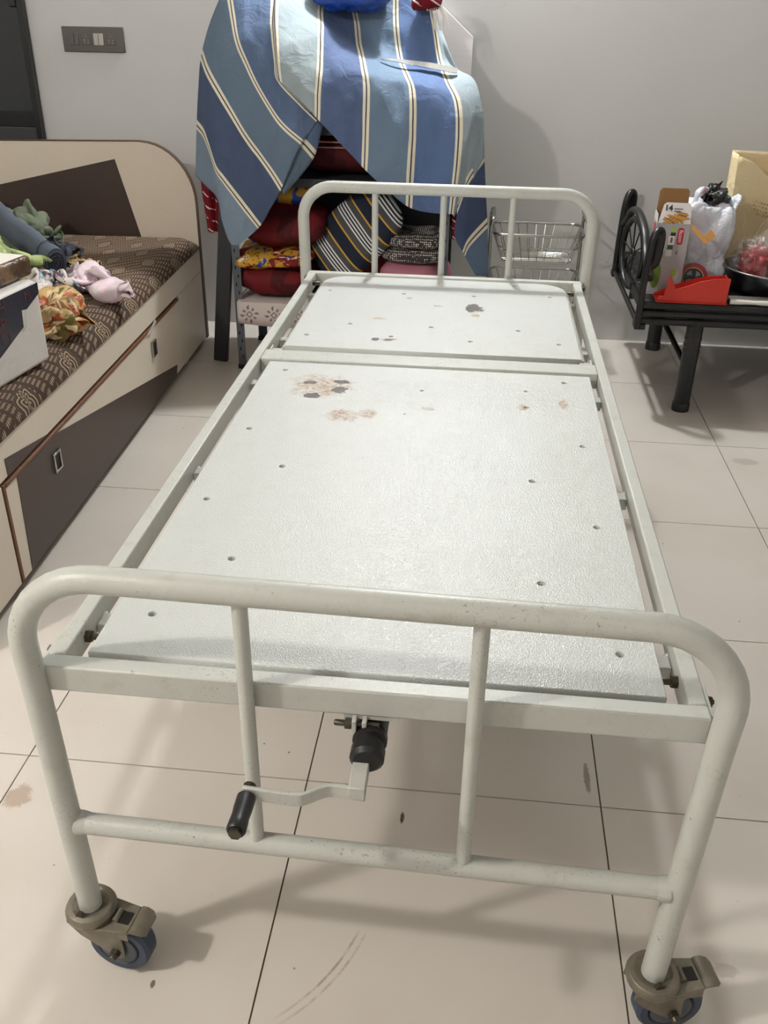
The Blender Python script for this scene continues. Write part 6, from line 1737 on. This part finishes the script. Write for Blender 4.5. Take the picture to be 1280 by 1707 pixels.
def bag_wall(P, Q, hz, name):
    """creased sheet between two bottom corners P,Q flaring to top height hz(u)"""
    vs, fs = [], []
    nu, nv = 14, 18
    for i in range(nv + 1):
        for j in range(nu + 1):
            u_, v_ = j / nu, i / nv
            b = Vector(P[0]).lerp(Vector(Q[0]), u_)
            t_ = Vector(P[1]).lerp(Vector(Q[1]), u_)
            p = b.lerp(t_, v_)
            p.z = b.z + (hz(u_)) * v_
            n_ = noise.noise(Vector((p.x * 11, p.y * 11, p.z * 8))) * 0.012 * math.sin(math.pi * min(1, v_ + 0.15)) * math.sin(math.pi * u_)
            d = (Vector(Q[0]) - Vector(P[0])).normalized()
            p += Vector((d.y, -d.x, 0)) * n_
            vs.append(p)
    for i in range(nv):
        for j in range(nu):
            a = i * (nu + 1) + j
            fs.append((a, a + 1, a + nu + 2, a + nu + 1))
    o = MB().add(vs, fs).obj(name, M_PAPER, pb, smooth=70)
    o.modifiers.new('thick', 'SOLIDIFY').thickness = 0.0015
    return o


c0, c1, c2, c3 = ((-0.14, -0.055, 0), (-0.155, -0.05, 0)), ((0.14, -0.055, 0), (0.15, -0.06, 0)), ((0.14, 0.055, 0), (0.15, 0.075, 0)), ((-0.14, 0.055, 0), (-0.15, 0.045, 0))
bag_wall(c0, c1, lambda u: 0.46 - 0.10 * min(1, u * 1.6) + 0.01 * math.sin(u * 9), 'front_panel')
bag_wall(c3, c2, lambda u: 0.47 - 0.015 * u, 'back_panel')
bag_wall(c0, c3, lambda u: 0.465, 'side_panel')
bag_wall(c1, c2, lambda u: 0.40 + 0.04 * u, 'side_panel')
for q in range(4):
    text('print_line', ('. i ~ o a n', 'a .. ~ n u i', 'o n ~ .. a i', 'i n .. a o')[q], 0.017, simple('bag_ink', (110, 90, 60), 0.7), pb, Matrix.Translation((-0.035 + q * 0.004, -0.066, 0.285 - q * 0.016)) @ fx @ Matrix.Rotation(R(-14), 4, 'Z'))
text('print_line', 'ni M', 0.04, simple('bag_ink_dark', (50, 42, 34), 0.7), pb, Matrix.Translation((-0.05, -0.068, 0.12)) @ fx)
hdl = [Vector((0.06, -0.078, 0.30)), Vector((0.03, -0.082, 0.25)), Vector((-0.015, -0.08, 0.20)), Vector((-0.045, -0.08, 0.12))]
MB().tube([spline(hdl, i * 3 / 20) for i in range(21)], [0.004 + 0.0015 * math.sin(i * 2) for i in range(21)], 8).obj('twisted_handle', simple('paper_cord', (206, 186, 148), 0.7), pb, smooth=60)

# pan
M_PAN = simple('pan_black', (18, 18, 19), 0.35, var=0.1)
pn = thing('black_pan', 'wide black pan with a steel rim on the right of the cot', 'pan', (1.285, 2.80, CT))
MB().lathe([(0.01, 0.003), (0.14, 0.0), (0.165, 0.010), (0.205, 0.088), (0.203, 0.089), (0.160, 0.014), (0.13, 0.006), (0.01, 0.006)], 48).obj('bowl', M_PAN, pn)
MB().tube([(0.2055 * math.cos(2 * math.pi * i / 48), 0.2055 * math.sin(2 * math.pi * i / 48), 0.0895) for i in range(48)], 0.0042, 8, closed=True).obj('rim', simple('pan_rim', (120, 118, 114), 0.3, 0.9), pn, smooth=60)
# clear bag with red contents sitting in the pan
o = place(heap('red_packet', simple('red_wrapped', (176, 26, 40), 0.4, var=0.25, nscale=18), (0.075, 0.062, 0.13), 21.0, 0.02, 9, n=60), 1.205, 2.83, CT + 0.03, 0, 0, R(20))
tag(o, 'red packet inside the clear plastic bag in the pan', 'packet')
k = NT('clear_polythene', 0.12, 0, 0.6)
k.base(lin((214, 206, 204)))
k.put(k.b.inputs['Alpha'], k.math('ADD', 0.12, k.math('MULTIPLY', k.step(k.noise(24, 4, 0.6, dist=1.6), 0.5, 0.68), 0.38)))
k.bump(k.noise(26, 4, 0.6, dist=1.6), 1.0, 0.014)
M_CLEAR = k.m
cb = thing('clear_plastic_bag', 'crinkled clear plastic bag with its neck pulled up, around a red packet', 'plastic bag', (1.205, 2.83, CT + 0.012))
heap('body', M_CLEAR, (0.108, 0.085, 0.175), 25.0, 0.014, 9, parent=cb, n=70)
nk = [Vector((0.01, 0, 0.14)), Vector((0.06, 0.0, 0.19)), Vector((0.10, 0.0, 0.235)), Vector((0.135, 0.0, 0.285))]
MB().tube([spline(nk, i * 3 / 20) for i in range(21)], [0.055 - 0.04 * i / 20 + 0.004 * math.sin(i * 1.7) for i in range(21)], 16, caps=False).obj('neck', M_CLEAR, cb, smooth=80)
# black bag at the far right
o = place(heap('black_sack', M_BPOLY, (0.07, 0.05, 0.25), 31.0, 0.018, 8, n=50), 1.42, 2.74, CT + 0.012)
tag(o, 'black plastic sack in the pan at the right edge of the picture', 'plastic bag')

# steel tubes and white roll along the front of the cot
for i, (y, z, lb) in enumerate(((2.606, 0.0115, 'bright steel tube lying along the front of the cot, the rear one'), (2.582, 0.0115, 'bright steel tube lying along the front of the cot, the nearer one'))):
    o = MB().tube([(0, 0, 0), (0.75, 0, 0)], 0.0112, 16).obj('steel_tube', M_STEEL, smooth=60)
    place(o, 1.066, y, CT + z)
    tag(o, lb, 'tube', 'steel tubes on the cot')
pts = [(i * 0.03, 0.002 * math.sin(i), 0) for i in range(26)]
o = MB().tube(pts, [0.009 + 0.0012 * math.sin(i * 1.7) for i in range(26)], 12).obj('white_roll', simple('white_foam', (206, 202, 196), 0.8, bump=0.3), smooth=60)
place(o, 1.066, 2.560, CT + 0.0105)
tag(o, 'thin white wrapped roll lying in front of the steel tubes on the cot', 'roll')
